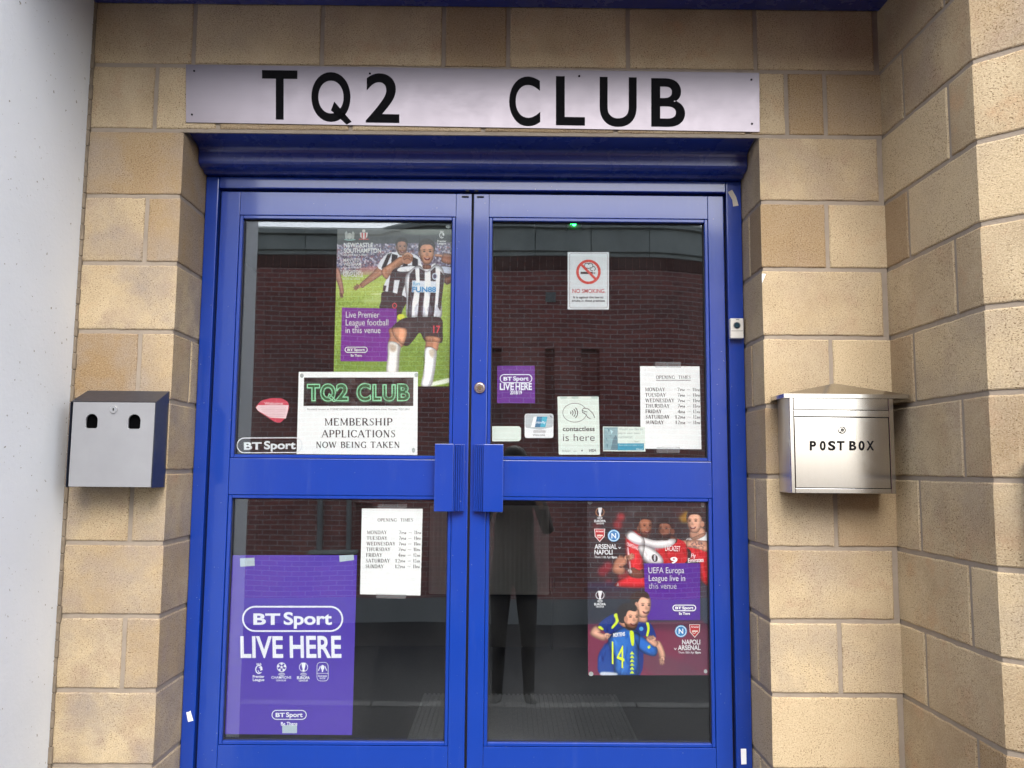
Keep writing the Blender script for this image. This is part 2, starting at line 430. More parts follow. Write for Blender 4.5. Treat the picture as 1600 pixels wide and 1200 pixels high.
# ------------------------------------------------------------------ door frame and doors
YL = .220
fr = thing('door_frame', 'blue painted frame round the pair of glazed doors', 'door frame', (-.127, .25, 0))
for xa, xb in ((XL+.002, -1.034), (.771, XR-.002)):
    bm = NB(); box(bm, xa, xb, .212, .30, -.02, 2.224, .003); obj('jamb', bm, M_blue, fr)
bm = NB(); box(bm, -1.0335, .7705, .212, .30, 2.182, 2.224, .004); obj('head', bm, M_blue, fr)
bm = NB(); box(bm, -1.0335, .7705, .235, .30, -.02, .045, .004); obj('threshold', bm, M_silver, fr)
bm = NB(); box(bm, -1.0335, -1.026, .245, .29, .046, 2.18); box(bm, .763, .7705, .245, .29, .046, 2.18); box(bm, -1.025, .762, .245, .29, 2.174, 2.181); box(bm, -.1345, -.1275, .24, .27, .046, 2.172)
obj('seal', bm, M_gasket, fr)
bm = NB()
for xx in (-.150, -.118): box(bm, xx-.006, xx+.006, .206, .213, 2.176, 2.181)
for xx in (-.158, -.104): box(bm, xx-.012, xx+.012, .2165, .222, 2.158, 2.163)
obj('pivot', bm, M_gasket, fr)
ZB0, ZB1, ZM0, ZM1, ZT0, ZT1 = .05, .287, 1.090, 1.240, 2.075, 2.172
BW = .013
def door(x0, x1, g0, g1, label, ridged_left):
    d = thing('entrance_door', label, 'door', ((x0+x1)/2, .25, .05), 'pair of blue glazed doors')
    for a, b in ((x0, g0-BW), (g1+BW, x1)):
        bm = NB(); box(bm, a, b, YL, .262, ZB0, ZT1, .002); obj('stile', bm, M_blue, d)
    for n, za, zb in (('bottom_rail', ZB0, ZB1-BW), ('middle_rail', ZM0+BW, ZM1-BW), ('top_rail', ZT0+BW, ZT1)):
        bm = NB(); box(bm, g0-BW+.0007, g1+BW-.0007, YL+.0012, .262, za, zb, .0015); obj(n, bm, M_blue, d)
    for za, zb in ((ZB1, ZM0), (ZM1, ZT0)):
        bm = NB(); b2 = BW-.001
        for (xa, xb, zc, zd) in ((g0-b2, g0, za-b2, zb+b2), (g1, g1+b2, za-b2, zb+b2)):
            box(bm, xa, xb, YL+.0025, .255, zc, zd, .002, seg=1)
        for (zc, zd) in ((za-b2, za), (zb, zb+b2)):
            box(bm, g0+.0005, g1-.0005, YL+.0025, .255, zc, zd, .002, seg=1)
        obj('glazing_bead', bm, M_blue, d)
        bm = NB()
        for (xa, xb, zc, zd) in ((g0, g0+.003, za, zb), (g1-.003, g1, za, zb), (g0+.003, g1-.003, za, za+.003), (g0+.003, g1-.003, zb-.003, zb)):
            box(bm, xa, xb, .236, .2415, zc, zd)
        obj('gasket', bm, M_gasket, d)
        bm = NB(); box(bm, g0-.004, g1+.004, .242, .246, za-.004, zb+.004); obj('glass_pane', bm, M_glass, d)
    # pull handle: plate standing proud plus ribbed grip by the meeting edge
    if ridged_left: gx0, gx1, px0, px1 = x0+.012, x0+.045, x0+.045, x0+.113
    else: gx0, gx1, px0, px1 = x1-.049, x1-.012, x1-.113, x1-.049
    z0, z1 = 1.052, 1.281
    bm = NB(); box(bm, px0, px1, YL-.034, YL-.029, z0, z1, .0015)
    e = px1-.005 if not ridged_left else px0
    h = obj('pull_handle', bm, M_blue, d)
    bm = NB(); n = 5
    box(bm, gx0, gx1, YL-.016, YL+.0005, z0+.001, z1-.001, .001)
    for i in range(n):
        a = gx0+(gx1-gx0)*(i+.12)/n; b = gx0+(gx1-gx0)*(i+.72)/n
        t = (i+.5)/n; t = t if not ridged_left else 1-t
        y = YL-.031+.012*t
        box(bm, a, b, y, YL-.015, z0, z1, .001, seg=1)
    obj('ribbed_grip', bm, M_blue, h)
    return d
DL = door(-1.025, -.135, -.945, -.203, 'left blue glazed door, with the striped football poster inside its upper pane', False)
DR = door(-.127, .762, -.060, .694, 'right blue glazed door, with the no smoking sign and a round keyhole', True)
bm = NB(); cyl(bm, (-.098, YL, 1.478), (0, -1, 0), .019, .006, 32); cyl(bm, (-.098, YL-.006, 1.478), (0, -1, 0), .015, .003, 32, r2=.0135)
lk = obj('lock_cylinder', bm, M_silver, DR)
bm = NB(); cyl(bm, (-.098, YL-.009, 1.477), (0, -1, 0), .007, .0008, 20); box(bm, -.0995, -.0965, YL-.0108, YL-.0095, 1.472, 1.482)
obj('keyhole', bm, simple('dull_brass', (.16, .12, .07), .4, .8), lk)

# ------------------------------------------------------------------ lobby behind the glass
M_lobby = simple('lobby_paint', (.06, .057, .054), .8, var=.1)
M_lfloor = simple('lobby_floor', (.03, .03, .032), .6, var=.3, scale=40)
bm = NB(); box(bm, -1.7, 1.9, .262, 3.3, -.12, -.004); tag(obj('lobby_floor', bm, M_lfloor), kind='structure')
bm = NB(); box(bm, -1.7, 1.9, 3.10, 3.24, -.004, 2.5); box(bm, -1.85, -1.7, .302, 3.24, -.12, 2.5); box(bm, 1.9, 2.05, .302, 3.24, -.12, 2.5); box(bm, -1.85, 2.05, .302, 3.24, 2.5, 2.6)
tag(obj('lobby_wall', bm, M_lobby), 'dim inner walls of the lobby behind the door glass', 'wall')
bm = NB(); box(bm, -.43, .585, .34, 1.85, -.003, .012)
n = 44
for i in range(n):
    x = -.43+1.015*(i+.2)/n; box(bm, x, x+.012, .345, 1.845, .0125, .020)
tag(obj('entrance_mat', bm, simple('ribbed_mat', (.15, .155, .16), .8, var=.3, scale=60)), 'dark ribbed entrance mat on the lobby floor behind the right door', 'mat')
ra = thing('radiator', 'pale panel radiator seen dimly through the lower right pane', 'radiator', (-.1, 3.03, 0))
bm = NB(); box(bm, -.52, .285, 3.0, 3.07, .356, .945, .01)
for i in range(26): box(bm, -.51+i*.0304, -.51+i*.0304+.019, 2.988, 3.002, .38, .92, .005)
obj('panel', bm, simple('radiator_enamel', (.5, .5, .47), .5, var=.08), ra)
bm = NB(); cyl(bm, (.31, 3.03, .38), (0, 0, 1), .018, .09, 14); cyl(bm, (.28, 3.03, .39), (1, 0, 0), .008, .05, 10); cyl(bm, (.31, 3.03, -.004), (0, 0, 1), .008, .40, 10)
obj('valve', bm, M_silver, ra)
mt, nt, b = new_mat('green_led'); b.inputs['Base Color'].default_value = (.01, .3, .05, 1); b.inputs['Emission Color'].default_value = (.02, 1, .12, 1); b.inputs['Emission Strength'].default_value = 9
p = at(897, 350, 1.2); al = thing('alarm_sensor', 'small sensor with a lit green lamp behind the top of the right pane', 'sensor', p)
bm = NB(); box(bm, p.x-.035, p.x+.035, p.y, p.y+.04, p.z-.03, 2.5, .004); obj('housing', bm, simple('sensor_case', (.03, .03, .03), .5), al)
bm = NB(); bmesh.ops.create_icosphere(bm, subdivisions=2, radius=.010, matrix=Matrix.Translation((p.x, p.y-.004, p.z))); bmesh.ops.create_icosphere(bm, subdivisions=2, radius=.003, matrix=Matrix.Translation((p.x-.016, p.y-.004, p.z)))
obj('lamp', bm, mt, al)

# ------------------------------------------------------------------ across the lane (seen mirrored in the glass)
bw = thing('brick_building', 'dark red brick building with grey coping across the lane, mirrored in the glass', 'building', (0, YB, -1.2))
bm = NB()
wins = [(-2.32, -2.05, -.55, .65), (-.6, -.1, 1.5, 3.05), (.58, .72, 1.5, 3.05), (1.12, 1.42, 1.5, 3.05)]
XE, RC = 2.25, 1.6
def curve_xy(t, off=0):
    """plan of the street face: straight to XE, then curving away; off = out from the face"""
    if t <= XE: return (t, YB+off)
    a = min((t-XE)/RC, math.pi/2)
    x, y = XE+(RC+off)*math.sin(a), YB-RC+(RC+off)*math.cos(a)
    e = t-XE-RC*math.pi/2
    if e > 0: y -= e
    return (x, y)
def wall_with_holes(bm, x0, x1, z0, z1, holes, y0, y1):
    xs = sorted({x0, x1, *[h[0] for h in holes], *[h[1] for h in holes]}); zs = sorted({z0, z1, *[h[2] for h in holes], *[h[3] for h in holes]})
    for a, b in zip(xs, xs[1:]):
        for c, d in zip(zs, zs[1:]):
            mx, mz = (a+b)/2, (c+d)/2
            if any(h[0] < mx < h[1] and h[2] < mz < h[3] for h in holes): continue
            bm.faces.new([bm.verts.new(p) for p in ((a, y1, c), (b, y1, c), (b, y1, d), (a, y1, d))])
    for h in holes:
        for q in (((h[0], y1, h[2]), (h[0], y0, h[2]), (h[0], y0, h[3]), (h[0], y1, h[3])), ((h[1], y1, h[2]), (h[1], y1, h[3]), (h[1], y0, h[3]), (h[1], y0, h[2])),
                  ((h[0], y1, h[3]), (h[0], y0, h[3]), (h[1], y0, h[3]), (h[1], y1, h[3])), ((h[0], y1, h[2]), (h[1], y1, h[2]), (h[1], y0, h[2]), (h[0], y0, h[2]))):
            bm.faces.new([bm.verts.new(p) for p in q])
def sweep(bm, t0, t1, prof, step=.25, caps=True):
    """profile (out, z) swept along the street face; z may be a function of t"""
    n = max(1, int((t1-t0)/step)); prev = None
    for i in range(n+1):
        t = t0+(t1-t0)*i/n
        ring = [bm.verts.new((*curve_xy(t, o), zz(t) if callable(zz) else zz)) for o, zz in prof]
        if prev:
            for k in range(len(ring)): bm.faces.new((prev[k], prev[(k+1) % len(ring)], ring[(k+1) % len(ring)], ring[k]))
        elif caps: bm.faces.new(ring[::-1])
        prev = ring
    if caps: bm.faces.new(prev)
T0, T2 = -14, XE+RC*math.pi/2+6
wall_with_holes(bm, T0, XE, -.775, 4.50, wins, YB-.12, YB)
sweep(bm, XE, T2, [(0, -.775), (0, 4.5), (-.1, 4.5), (-.1, -.775)], .15)
obj('wall', bm, M_brick, bw)
bm = NB(); box(bm, T0, XE, YB-.5, YB-.121, -1.3, 4.5); obj('wall_core', bm, M_brick, bw)
bm = NB(); sweep(bm, T0, T2, [(.03, -1.4), (.03, -.775), (-.12, -.775), (-.12, -1.4)]); obj('plinth', bm, M_plinth, bw)
bm = NB()
def tp(v, d=0): return 4.93+.13*max(0, min(1, (v+1.95)/.7))**.5+d
x = T0
while x < T2-1:
    sweep(bm, x, x+.888, [(-.4, lambda t: tp(t, -.02)), (-.4, 4.502), (.02, 4.502), (.02, 4.56), (.06, 4.575), (.06, lambda t: tp(t, -.13)), (.12, lambda t: tp(t, -.115)), (.12, lambda t: tp(t, -.05)), (.05, lambda t: tp(t))], .13)
    x += .9
obj('coping', bm, M_concrete, bw)
bm = NB()
for i in range(140):
    x = -10.5+i*.112
    sweep(bm, x, x+.100, [(.001, 4.29), (.010, 4.293), (.010, 4.495), (.001, 4.498)], .2)
obj('soldier_course', bm, simple('soldier_brick', (.17, .085, .07), .9, var=.4, scale=8), bw)
bm = NB(); box(bm, .58, .74, YB+.001, YB+.02, 3.79, 3.95, .003); obj('air_vent', bm, M_plinth, bw)
for px in (-2.83, -2.40):
    bm = NB(); cyl(bm, (px, YB+.06, -.05), (0, 0, 1), .04, 1.6, 14); obj('drainpipe', bm, M_plinth, bw)
bm = NB(); box(bm, -2.95, -2.25, YB+.005, YB+.20, -.10, -.05, .01); obj('ledge', bm, M_concrete, bw)

# ------------------------------------------------------------------ lettering
_tc = {}
def text_geo(s, bold=0.0, shear=0.0, space=1.0):
    """flat triangulated text: (verts 2d, faces, cap height)"""
    k = (s, bold, shear, space)
    if k in _tc: return _tc[k]
    def conv(st):
        cu = bpy.data.curves.new('t', 'FONT'); cu.body = st; cu.offset = bold; cu.shear = shear; cu.space_character = space
        cu.resolution_u = 9; cu.fill_mode = 'FRONT'
        ob = bpy.data.objects.new('t', cu); C.objects.link(ob)
        dg = bpy.context.evaluated_depsgraph_get(); me = bpy.data.meshes.new_from_object(ob.evaluated_get(dg))
        v = [(p.co.x, p.co.y) for p in me.vertices]; f = [tuple(p.vertices) for p in me.polygons]
        bpy.data.objects.remove(ob); bpy.data.curves.remove(cu); bpy.data.meshes.remove(me)
        return v, f
    v, f = conv(s)
    h, _ = conv('H'); cap = max(p[1] for p in h)
    _tc[k] = (v, f, cap); return _tc[k]

# a small seriffed capital alphabet drawn as strokes (thick, thin, serifs)
def arc(cx, cy, rx, ry, a0, a1, n=14, tk=.165, tn=.07):
    o = []
    for i in range(n+1):
        a = math.radians(a0+(a1-a0)*i/n)
        o.append((cx+rx*math.cos(a), cy+ry*math.sin(a), tn+(tk-tn)*abs(math.cos(a))**1.2))
    return o
K, H = .165, .075
def ln(x0, y0, x1, y1, t): return [(x0, y0, t), (x1, y1, t)]
def sf(x, y, w=.13): return ln(x-w, y, x+w, y, .045)
_b, _t = .022, .978
SERIF = {
 'A': (.86, [ln(.06, 0, .42, 1, H), ln(.42, 1, .80, 0, K), ln(.2, .34, .62, .34, H), sf(.07, _b), sf(.79, _b)]),
 'B': (.70, [ln(.14, 0, .14, 1, K), ln(.1, _t, .36, _t, H), ln(.1, .52, .38, .52, H), ln(.1, _b, .38, _b, H), arc(.34, .75, .22, .23, -90, 90), arc(.36, .27, .27, .25, -90, 90), sf(.12, _b, .1), sf(.12, _t, .1)]),
 'C': (.78, [arc(.44, .5, .36, .48, 40, 322, 20), ln(.72, .98, .72, .72, .05)]),
 'D': (.82, [ln(.14, 0, .14, 1, K), ln(.1, _t, .36, _t, H), ln(.1, _b, .36, _b, H), arc(.34, .5, .40, .478, -90, 90, 18), sf(.12, _b, .1), sf(.12, _t, .1)]),
 'E': (.68, [ln(.14, 0, .14, 1, K), ln(.04, _t, .60, _t, H), ln(.14, .52, .46, .52, H), ln(.04, _b, .62, _b, H), ln(.59, 1, .59, .8, .045), ln(.61, 0, .61, .22, .045), ln(.46, .42, .46, .62, .04)]),
 'F': (.64, [ln(.14, 0, .14, 1, K), ln(.04, _t, .58, _t, H), ln(.14, .52, .44, .52, H), ln(.57, 1, .57, .8, .045), ln(.44, .42, .44, .62, .04), sf(.14, _b)]),
 'G': (.84, [arc(.46, .5, .38, .48, 42, 330, 20), ln(.74, .98, .74, .72, .05), ln(.72, 0, .72, .42, .11), sf(.72, .42)]),
 'H': (.90, [ln(.16, 0, .16, 1, K), ln(.72, 0, .72, 1, K), ln(.16, .52, .72, .52, H), sf(.16, _b), sf(.16, _t), sf(.72, _b), sf(.72, _t)]),
 'I': (.36, [ln(.18, 0, .18, 1, K), sf(.18, _b), sf(.18, _t)]),
 'K': (.84, [ln(.16, 0, .16, 1, K), ln(.18, .42, .66, 1, H), ln(.32, .56, .74, 0, K), sf(.16, _b), sf(.16, _t), sf(.68, _t, .11), sf(.74, _b, .11)]),
 'L': (.66, [ln(.16, 0, .16, 1, K), ln(.04, _b, .60, _b, H), ln(.59, 0, .59, .24, .045), sf(.16, _t)]),
 'M': (1.02, [ln(.14, 0, .14, 1, H), ln(.14, 1, .50, .08, .11), ln(.50, .08, .86, 1, H), ln(.86, 0, .86, 1, K), sf(.14, _b, .11), sf(.86, _b, .13), ln(.02, _t, .18, _t, .045), ln(.84, _t, 1.0, _t, .045)]),
 'N': (.88, [ln(.16, 0, .16, 1, H), ln(.16, 1, .72, 0, K), ln(.72, 0, .72, 1, H), sf(.16, _b, .11), sf(.72, _t, .11), ln(.02, _t, .2, _t, .045)]),
 'O': (.86, [arc(.43, .5, .36, .48, 0, 360, 26)]),
 'P': (.68, [ln(.14, 0, .14, 1, K), ln(.1, _t, .38, _t, H), ln(.14, .46, .38, .46, H), arc(.36, .72, .25, .255, -90, 90), sf(.14, _b), sf(.12, _t, .1)]),
 'R': (.80, [ln(.14, 0, .14, 1, K), ln(.1, _t, .38, _t, H), ln(.14, .5, .38, .5, H), arc(.36, .74, .24, .235, -90, 90), ln(.34, .5, .72, 0, K), sf(.14, _b), sf(.12, _t, .1), ln(.66, _b, .84, _b, .045)]),
 'S': (.60, [[(.52, .80, .05), (.44, .93, .06), (.30, .975, .05), (.15, .90, .09), (.11, .76, .12), (.20, .62, .13), (.38, .48, .13), (.49, .34, .13), (.49, .18, .11), (.38, .06, .07), (.26, .025, .05), (.14, .07, .05), (.07, .24, .05)], ln(.51, .74, .51, 1, .04), ln(.07, 0, .07, .26, .04)]),
 'T': (.76, [ln(.38, 0, .38, 1, K), ln(.04, _t, .72, _t, H), ln(.05, 1, .05, .78, .045), ln(.71, 1, .71, .78, .045), sf(.38, _b)]),
 'U': (.88, [ln(.16, .34, .16, 1, K), arc(.44, .34, .28, .32, 180, 360, 14, .11), ln(.72, .34, .72, 1, H), sf(.16, _t), sf(.72, _t, .11)]),
 'W': (1.18, [ln(.10, 1, .36, 0, K), ln(.36, 0, .58, .96, H), ln(.58, .96, .84, 0, K), ln(.84, 0, 1.08, 1, H), sf(.10, _t, .11), sf(1.08, _t, .1)]),
 'Y': (.80, [ln(.08, 1, .40, .44, K), ln(.40, .44, .70, 1, H), ln(.40, 0, .40, .48, K), sf(.09, _t, .11), sf(.70, _t, .1), sf(.40, _b)]),
 '1': (.44, [ln(.22, 0, .22, 1, K), ln(.22, .98, .06, .86, H), sf(.22, _b)]),
 '2': (.60, [arc(.28, .72, .2, .25, 160, -20, 12, .12, .06), ln(.47, .66, .08, .04, .06), ln(.06, .04, .54, .04, .08)]),
 '4': (.62, [ln(.42, 0, .42, 1, .12), ln(.42, 1, .05, .3, H), ln(.03, .3, .58, .3, H)]),
 '7': (.56, [ln(.05, .96, .52, .96, .08), ln(.52, .96, .2, 0, .09)]),
 '-': (.60, [ln(.1, .42, .5, .42, .06)]),
 ' ': (.42, []),
}
def serif_geo(s):
    v, f, x = [], [], 0
    for ch in s:
        sc = 1
        if ch.islower(): ch = ch.upper(); sc = .6
        wd, strokes = SERIF[ch]
        for st in strokes:
            st = [(x+p[0]*sc, p[1]*sc, p[2]*(sc**.6)) for p in st]; b0 = len(v)
            for i, p in enumerate(st):
                q0, q1 = st[max(0, i-1)], st[min(len(st)-1, i+1)]
                dx, dy = q1[0]-q0[0], q1[1]-q0[1]; L = math.hypot(dx, dy) or 1
                nx, ny = -dy/L*p[2]/2, dx/L*p[2]/2
                v += [(p[0]+nx, p[1]+ny), (p[0]-nx, p[1]-ny)]
            for i in range(len(st)-1): f.append((b0+2*i, b0+2*i+1, b0+2*i+3, b0+2*i+2))
        x += (wd+.10)*sc
    return v, f, 1.0

def q_geo(bold):
    v, f, cap = text_geo('O', bold); v = list(v); f = list(f)
    x0 = min(a[0] for a in v); x1 = max(a[0] for a in v); w = x1-x0; t = .085*w; b = len(v)
    v += [(x0+.50*w, .30*cap-t), (x0+.585*w, .30*cap+t), (x1+.03*w, -.03*cap), (x1-.10*w, -.09*cap)]
    return v, f+[(b, b+1, b+2, b+3)], cap
class Print:
    """everything printed on one sheet: flat coloured ink a hair in front of it, as one mesh"""
    def __init__(s, Y, to_px=None):
        s.bm = NB(); s.mats = []; s.Y = Y; s.lay = 0; s.px = to_px or (lambda x, y: (x, y))
    def mi(s, c):
        mt = c if isinstance(c, bpy.types.Material) else ink(c)
        if mt not in s.mats: s.mats.append(mt)
        return s.mats.index(mt)
    def P(s, x, y): return at(*s.px(x, y), s.Y-.00022-.00006*s.lay)
    def face(s, pts, c):
        f = s.bm.faces.new([s.bm.verts.new(s.P(*p)) for p in pts]); f.material_index = s.mi(c)
    def poly(s, pts, c): s.lay += 1; s.face(pts, c)
    def disc(s, cx, cy, rx, ry, c, n=28): s.poly([(cx+rx*math.cos(2*math.pi*i/n), cy+ry*math.sin(2*math.pi*i/n)) for i in range(n)], c)
    def ring(s, cx, cy, rx, ry, w, c, n=40, a0=0, a1=360):
        s.lay += 1
        for i in range(n):
            a, b = math.radians(a0+(a1-a0)*i/n), math.radians(a0+(a1-a0)*(i+1)/n)
            s.face([(cx+rx*math.cos(a), cy+ry*math.sin(a)), (cx+rx*math.cos(b), cy+ry*math.sin(b)), (cx+(rx-w)*math.cos(b), cy+(ry-w)*math.sin(b)), (cx+(rx-w)*math.cos(a), cy+(ry-w)*math.sin(a))], c)
    def line(s, pts, w, c, closed=False):
        s.lay += 1; n = len(pts)
        def nrm(i):
            a = pts[(i-1) % n if closed else max(0, i-1)]; b = pts[(i+1) % n if closed else min(n-1, i+1)]
            dx, dy = b[0]-a[0], b[1]-a[1]; L = math.hypot(dx, dy) or 1
            return -dy/L*w/2, dx/L*w/2
        for i in range(n if closed else n-1):
            j = (i+1) % n; a, b = nrm(i), nrm(j)
            s.face([(pts[i][0]+a[0], pts[i][1]+a[1]), (pts[j][0]+b[0], pts[j][1]+b[1]), (pts[j][0]-b[0], pts[j][1]-b[1]), (pts[i][0]-a[0], pts[i][1]-a[1])], c)
    def geo(s, g, x0, x1, yb, h, c, slope=0, lean=0):
        v, f, cap = g; s.lay += 1
        mn = min(p[0] for p in v); mx = max(p[0] for p in v)
        vs = []
        for p in v:
            X = x0+(p[0]-mn)/(mx-mn)*(x1-x0); Yp = yb-p[1]/cap*h+(X-x0)*slope
            X += (yb-Yp)*lean
            vs.append(s.bm.verts.new(s.P(X, Yp)))
        k = s.mi(c)
        for q in f:
            try: s.bm.faces.new([vs[i] for i in q]).material_index = k
            except ValueError: pass
    def text(s, t, x0, x1, yb, h, c, bold=0, slope=0, shear=0, space=1, lean=0): s.geo(text_geo(t, bold, shear, space), x0, x1, yb, h, c, slope, lean)
    def serif(s, t, x0, x1, yb, h, c, slope=0): s.geo(serif_geo(t), x0, x1, yb, h, c, slope)
    def pill(s, x0, x1, y0, y1, c, w, slope=0, inner=True):
        r = (y1-y0)/2; cy = (y0+y1)/2; pts = []
        for i in range(15):
            a = math.radians(-90+180*i/14); pts.append((x1-r+r*math.cos(a), cy+r*math.sin(a)))
        for i in range(15):
            a = math.radians(90+180*i/14); pts.append((x0+r+r*math.cos(a), cy+r*math.sin(a)))
        pts = [(x, y+(x-x0)*slope) for x, y in pts]
        s.line(pts, w, c, True)
        L = x1-x0; hh = y1-y0
        if inner:
            s.text('BT', x0+.105*L, x0+.375*L, cy+.225*hh+.1*L*slope, .45*hh, c, .032, slope)
            s.text('Sport', x0+.41*L, x0+.895*L, cy+.225*hh+.41*L*slope, .50*hh, c, .026, slope)
    def build(s, parent, name='lettering'):
        sh = next((c for c in parent.children if c.name.split('.')[0] == 'printed_sheet'), None) or next((c for c in parent.children if c.name.split('.')[0] == 'sheet'), None)
        if sh is None: return obj(name, s.bm, s.mats, parent)
        n0 = len(sh.data.materials)                     # print stays in its sheet's mesh
        for f in s.bm.faces: f.material_index += n0
        tmp = bpy.data.meshes.new('t'); s.bm.to_mesh(tmp); s.bm.free()
        bm = NB(); bm.from_mesh(sh.data); bm.from_mesh(tmp); bm.to_mesh(sh.data); bm.free(); bpy.data.meshes.remove(tmp)
        for m_ in s.mats: sh.data.materials.append(m_)
        return sh
def quad(bm, q, Y, t=.0006, mi=0):
    """thin sheet from four photo corners (clockwise from top left), front face at y = Y"""
    A = [bm.verts.new(at(*p, Y)) for p in q]; B = [bm.verts.new(v.co+Vector((0, t, 0))) for v in A]
    fs = [bm.faces.new(A), bm.faces.new(B[::-1])]+[bm.faces.new((A[i], B[i], B[(i+1) % 4], A[(i+1) % 4])) for i in range(4)]
    for f in fs: f.material_index = mi
def rquad(pts, r, n=4):
    """rounded version of a corner list, in photo pixels"""
    out = []; N = len(pts)
    for i in range(N):
        p, a, b = Vector(pts[i]), Vector(pts[i-1]), Vector(pts[(i+1) % N])
        u, v = (a-p).normalized()*r, (b-p).normalized()*r
        for k in range(n+1):
            t = k/n; out.append(tuple(p+u*(1-t)**2+v*t**2))
    return out
def sheet_poly(bm, pts, Y, t=.0006):
    A = [bm.verts.new(at(*p, Y)) for p in pts]; B = [bm.verts.new(v.co+Vector((0, t, 0))) for v in A]
    bm.faces.new(A); bm.faces.new(B[::-1]); n = len(A)
    for i in range(n): bm.faces.new((A[i], B[i], B[(i+1) % n], A[(i+1) % n]))
def paper(name, label, cat, q, Y, mt, group=None, rounded=0):
    e = at(sum(p[0] for p in q)/len(q), max(p[1] for p in q), Y)
    t = thing(name, label, cat, e, group)
    bm = NB()
    if rounded: sheet_poly(bm, rquad(q, rounded), Y)
    else: sheet_poly(bm, q, Y)
    obj('sheet' if name != 'football_poster' else 'backing', bm, mt, t); return t
def tabs(parent, spots, Y, mt, name='adhesive_dot'):
    for (x, y, rx, ry) in spots:
        bm = NB(); n = 12
        sheet_poly(bm, [(x+rx*math.cos(2*math.pi*i/n), y+ry*math.sin(2*math.pi*i/n)) for i in range(n)], Y, .0004)
        obj(name, bm, mt, parent)
YG = .2475            # just behind the inner face of the glass
M_tape = simple('tape', lin((178, 196, 206)), .4, var=.08, scale=60)
M_tack = simple('adhesive', lin((170, 180, 178)), .6, var=.2, scale=150)

# ---- opening times, twice
INKD = (18, 22, 24)
def opening(label, q, y0, dy, x_day, x_t0, x_t1, head, skew=0.0, under=False):
    t = paper('opening_times_notice', label, 'notice', q, YG+.0009, M_paper, 'opening times notices')
    p = Print(YG+.0009)
    p.serif('OPENING  TIMES', head[0], head[1], head[2], head[3], INKD)
    if under: p.line([(head[0], head[2]+2.2), (head[1], head[2]+2.2)], .8, INKD)
    days = ['MONDAY', 'TUESDAY', 'WEDNESDAY', 'THURSDAY', 'FRIDAY', 'SATURDAY', 'SUNDAY']
    wid = [31, 32, 45, 37.5, 25, 37.5, 28]
    hrs = [('7pm', '11pm'), ('7pm', '11pm'), ('7pm', '11pm'), ('7pm', '11pm'), ('4pm', '12am'), ('12pm', '12am'), ('12pm', '11pm')]
    for i, (d, w, (a, b)) in enumerate(zip(days, wid, hrs)):
        o = skew*i; yb = y0+dy*i
        p.serif(d, x_day+o, x_day+w+o, yb, 5.5, INKD)
        wa = 15 if a.startswith('12') else 11
        p.serif(a, x_t0-wa+o, x_t0+o, yb, 5.2, INKD)
        p.serif('-', x_t0+4+o, x_t0+9+o, yb, 5.2, INKD)
        p.serif(b, x_t0+13+o, x_t1+o, yb, 5.2, INKD)
    p.build(t)
    return t
oa = opening('white opening times notice tilted in the lower left pane, above the large purple poster', [(565.5, 794.5), (660.5, 795), (657, 930.5), (562.5, 928.5)], 834.5, 8.85, 573.5, 634.5, 657.5, (590, 645, 815, 5.2), -.35)
ob_ = opening('white opening times notice with underlined heading in the upper right pane, by the right stile', [(1000, 572), (1093, 572.5), (1096, 702), (1001, 701)], 611.2, 8.55, 1008.2, 1069.5, 1093, (1025, 1079, 592, 5.2), .15, True)
def strip_tape(parent, pts, w):
    for (a, b) in pts:
        bm = NB(); dx, dy = b[0]-a[0], b[1]-a[1]; L = math.hypot(dx, dy); nx, ny = -dy/L*w/2, dx/L*w/2
        sheet_poly(bm, [(a[0]+nx, a[1]+ny), (b[0]+nx, b[1]+ny), (b[0]-nx, b[1]-ny), (a[0]-nx, a[1]-ny)], YG+.0004, .0002)
        obj('clear_tape', bm, M_ctape, parent)
mt, nt, b = new_mat('clear_tape'); b.inputs['Base Color'].default_value = (.5, .52, .54, 1); b.inputs['Alpha'].default_value = .16; b.inputs['Roughness'].default_value = .2
M_ctape = mt
strip_tape(oa, [((590, 791), (636, 791)), ((588, 931), (634, 932))], 7)
strip_tape(ob_, [((1024, 570), (1064, 570)), ((1026, 703), (1062, 703))], 9)

# ---- membership notice
def z(ox, oy, sc): return lambda x, y: (ox+x/sc, oy+y/sc)
q7 = 1600/210
t = paper('membership_notice', 'white membership applications notice with a green neon style heading, below the football poster', 'notice', [(466.8, 581), (653, 581), (652, 711.5), (463.5, 710.5)], YG+.0002, M_paper)
p = Print(YG+.0002, z(460, 575, q7))
p.poly([(115, 113), (1418, 113), (1415, 452), (108, 452)], (62, 58, 54))
rb = random.Random(4)
for r in range(8):
    for k in range(9):
        x = 120+k*150+(75 if r % 2 else 0)+rb.uniform(-4, 4)-(60 if r % 2 else 0)
        if x+128 > 1410: continue
        v = rb.randint(-8, 8); p.lay = 1
        p.face([(x, 119+r*41.5), (x+140, 119+r*41.5), (x+140, 119+r*41.5+37), (x, 119+r*41.5+37)], (54+v//2, 50+v//2, 46+v//2) if v % 2 else (48, 44, 42))
p.lay = 3
NEON = [('T', 155, 300, 380, 195), ('Q', 312, 492, 382, 200), ('2', 500, 638, 380, 200), ('C', 745, 905, 382, 205), ('L', 935, 1032, 378, 190), ('U', 1055, 1200, 380, 190), ('B', 1228, 1368, 380, 200)]
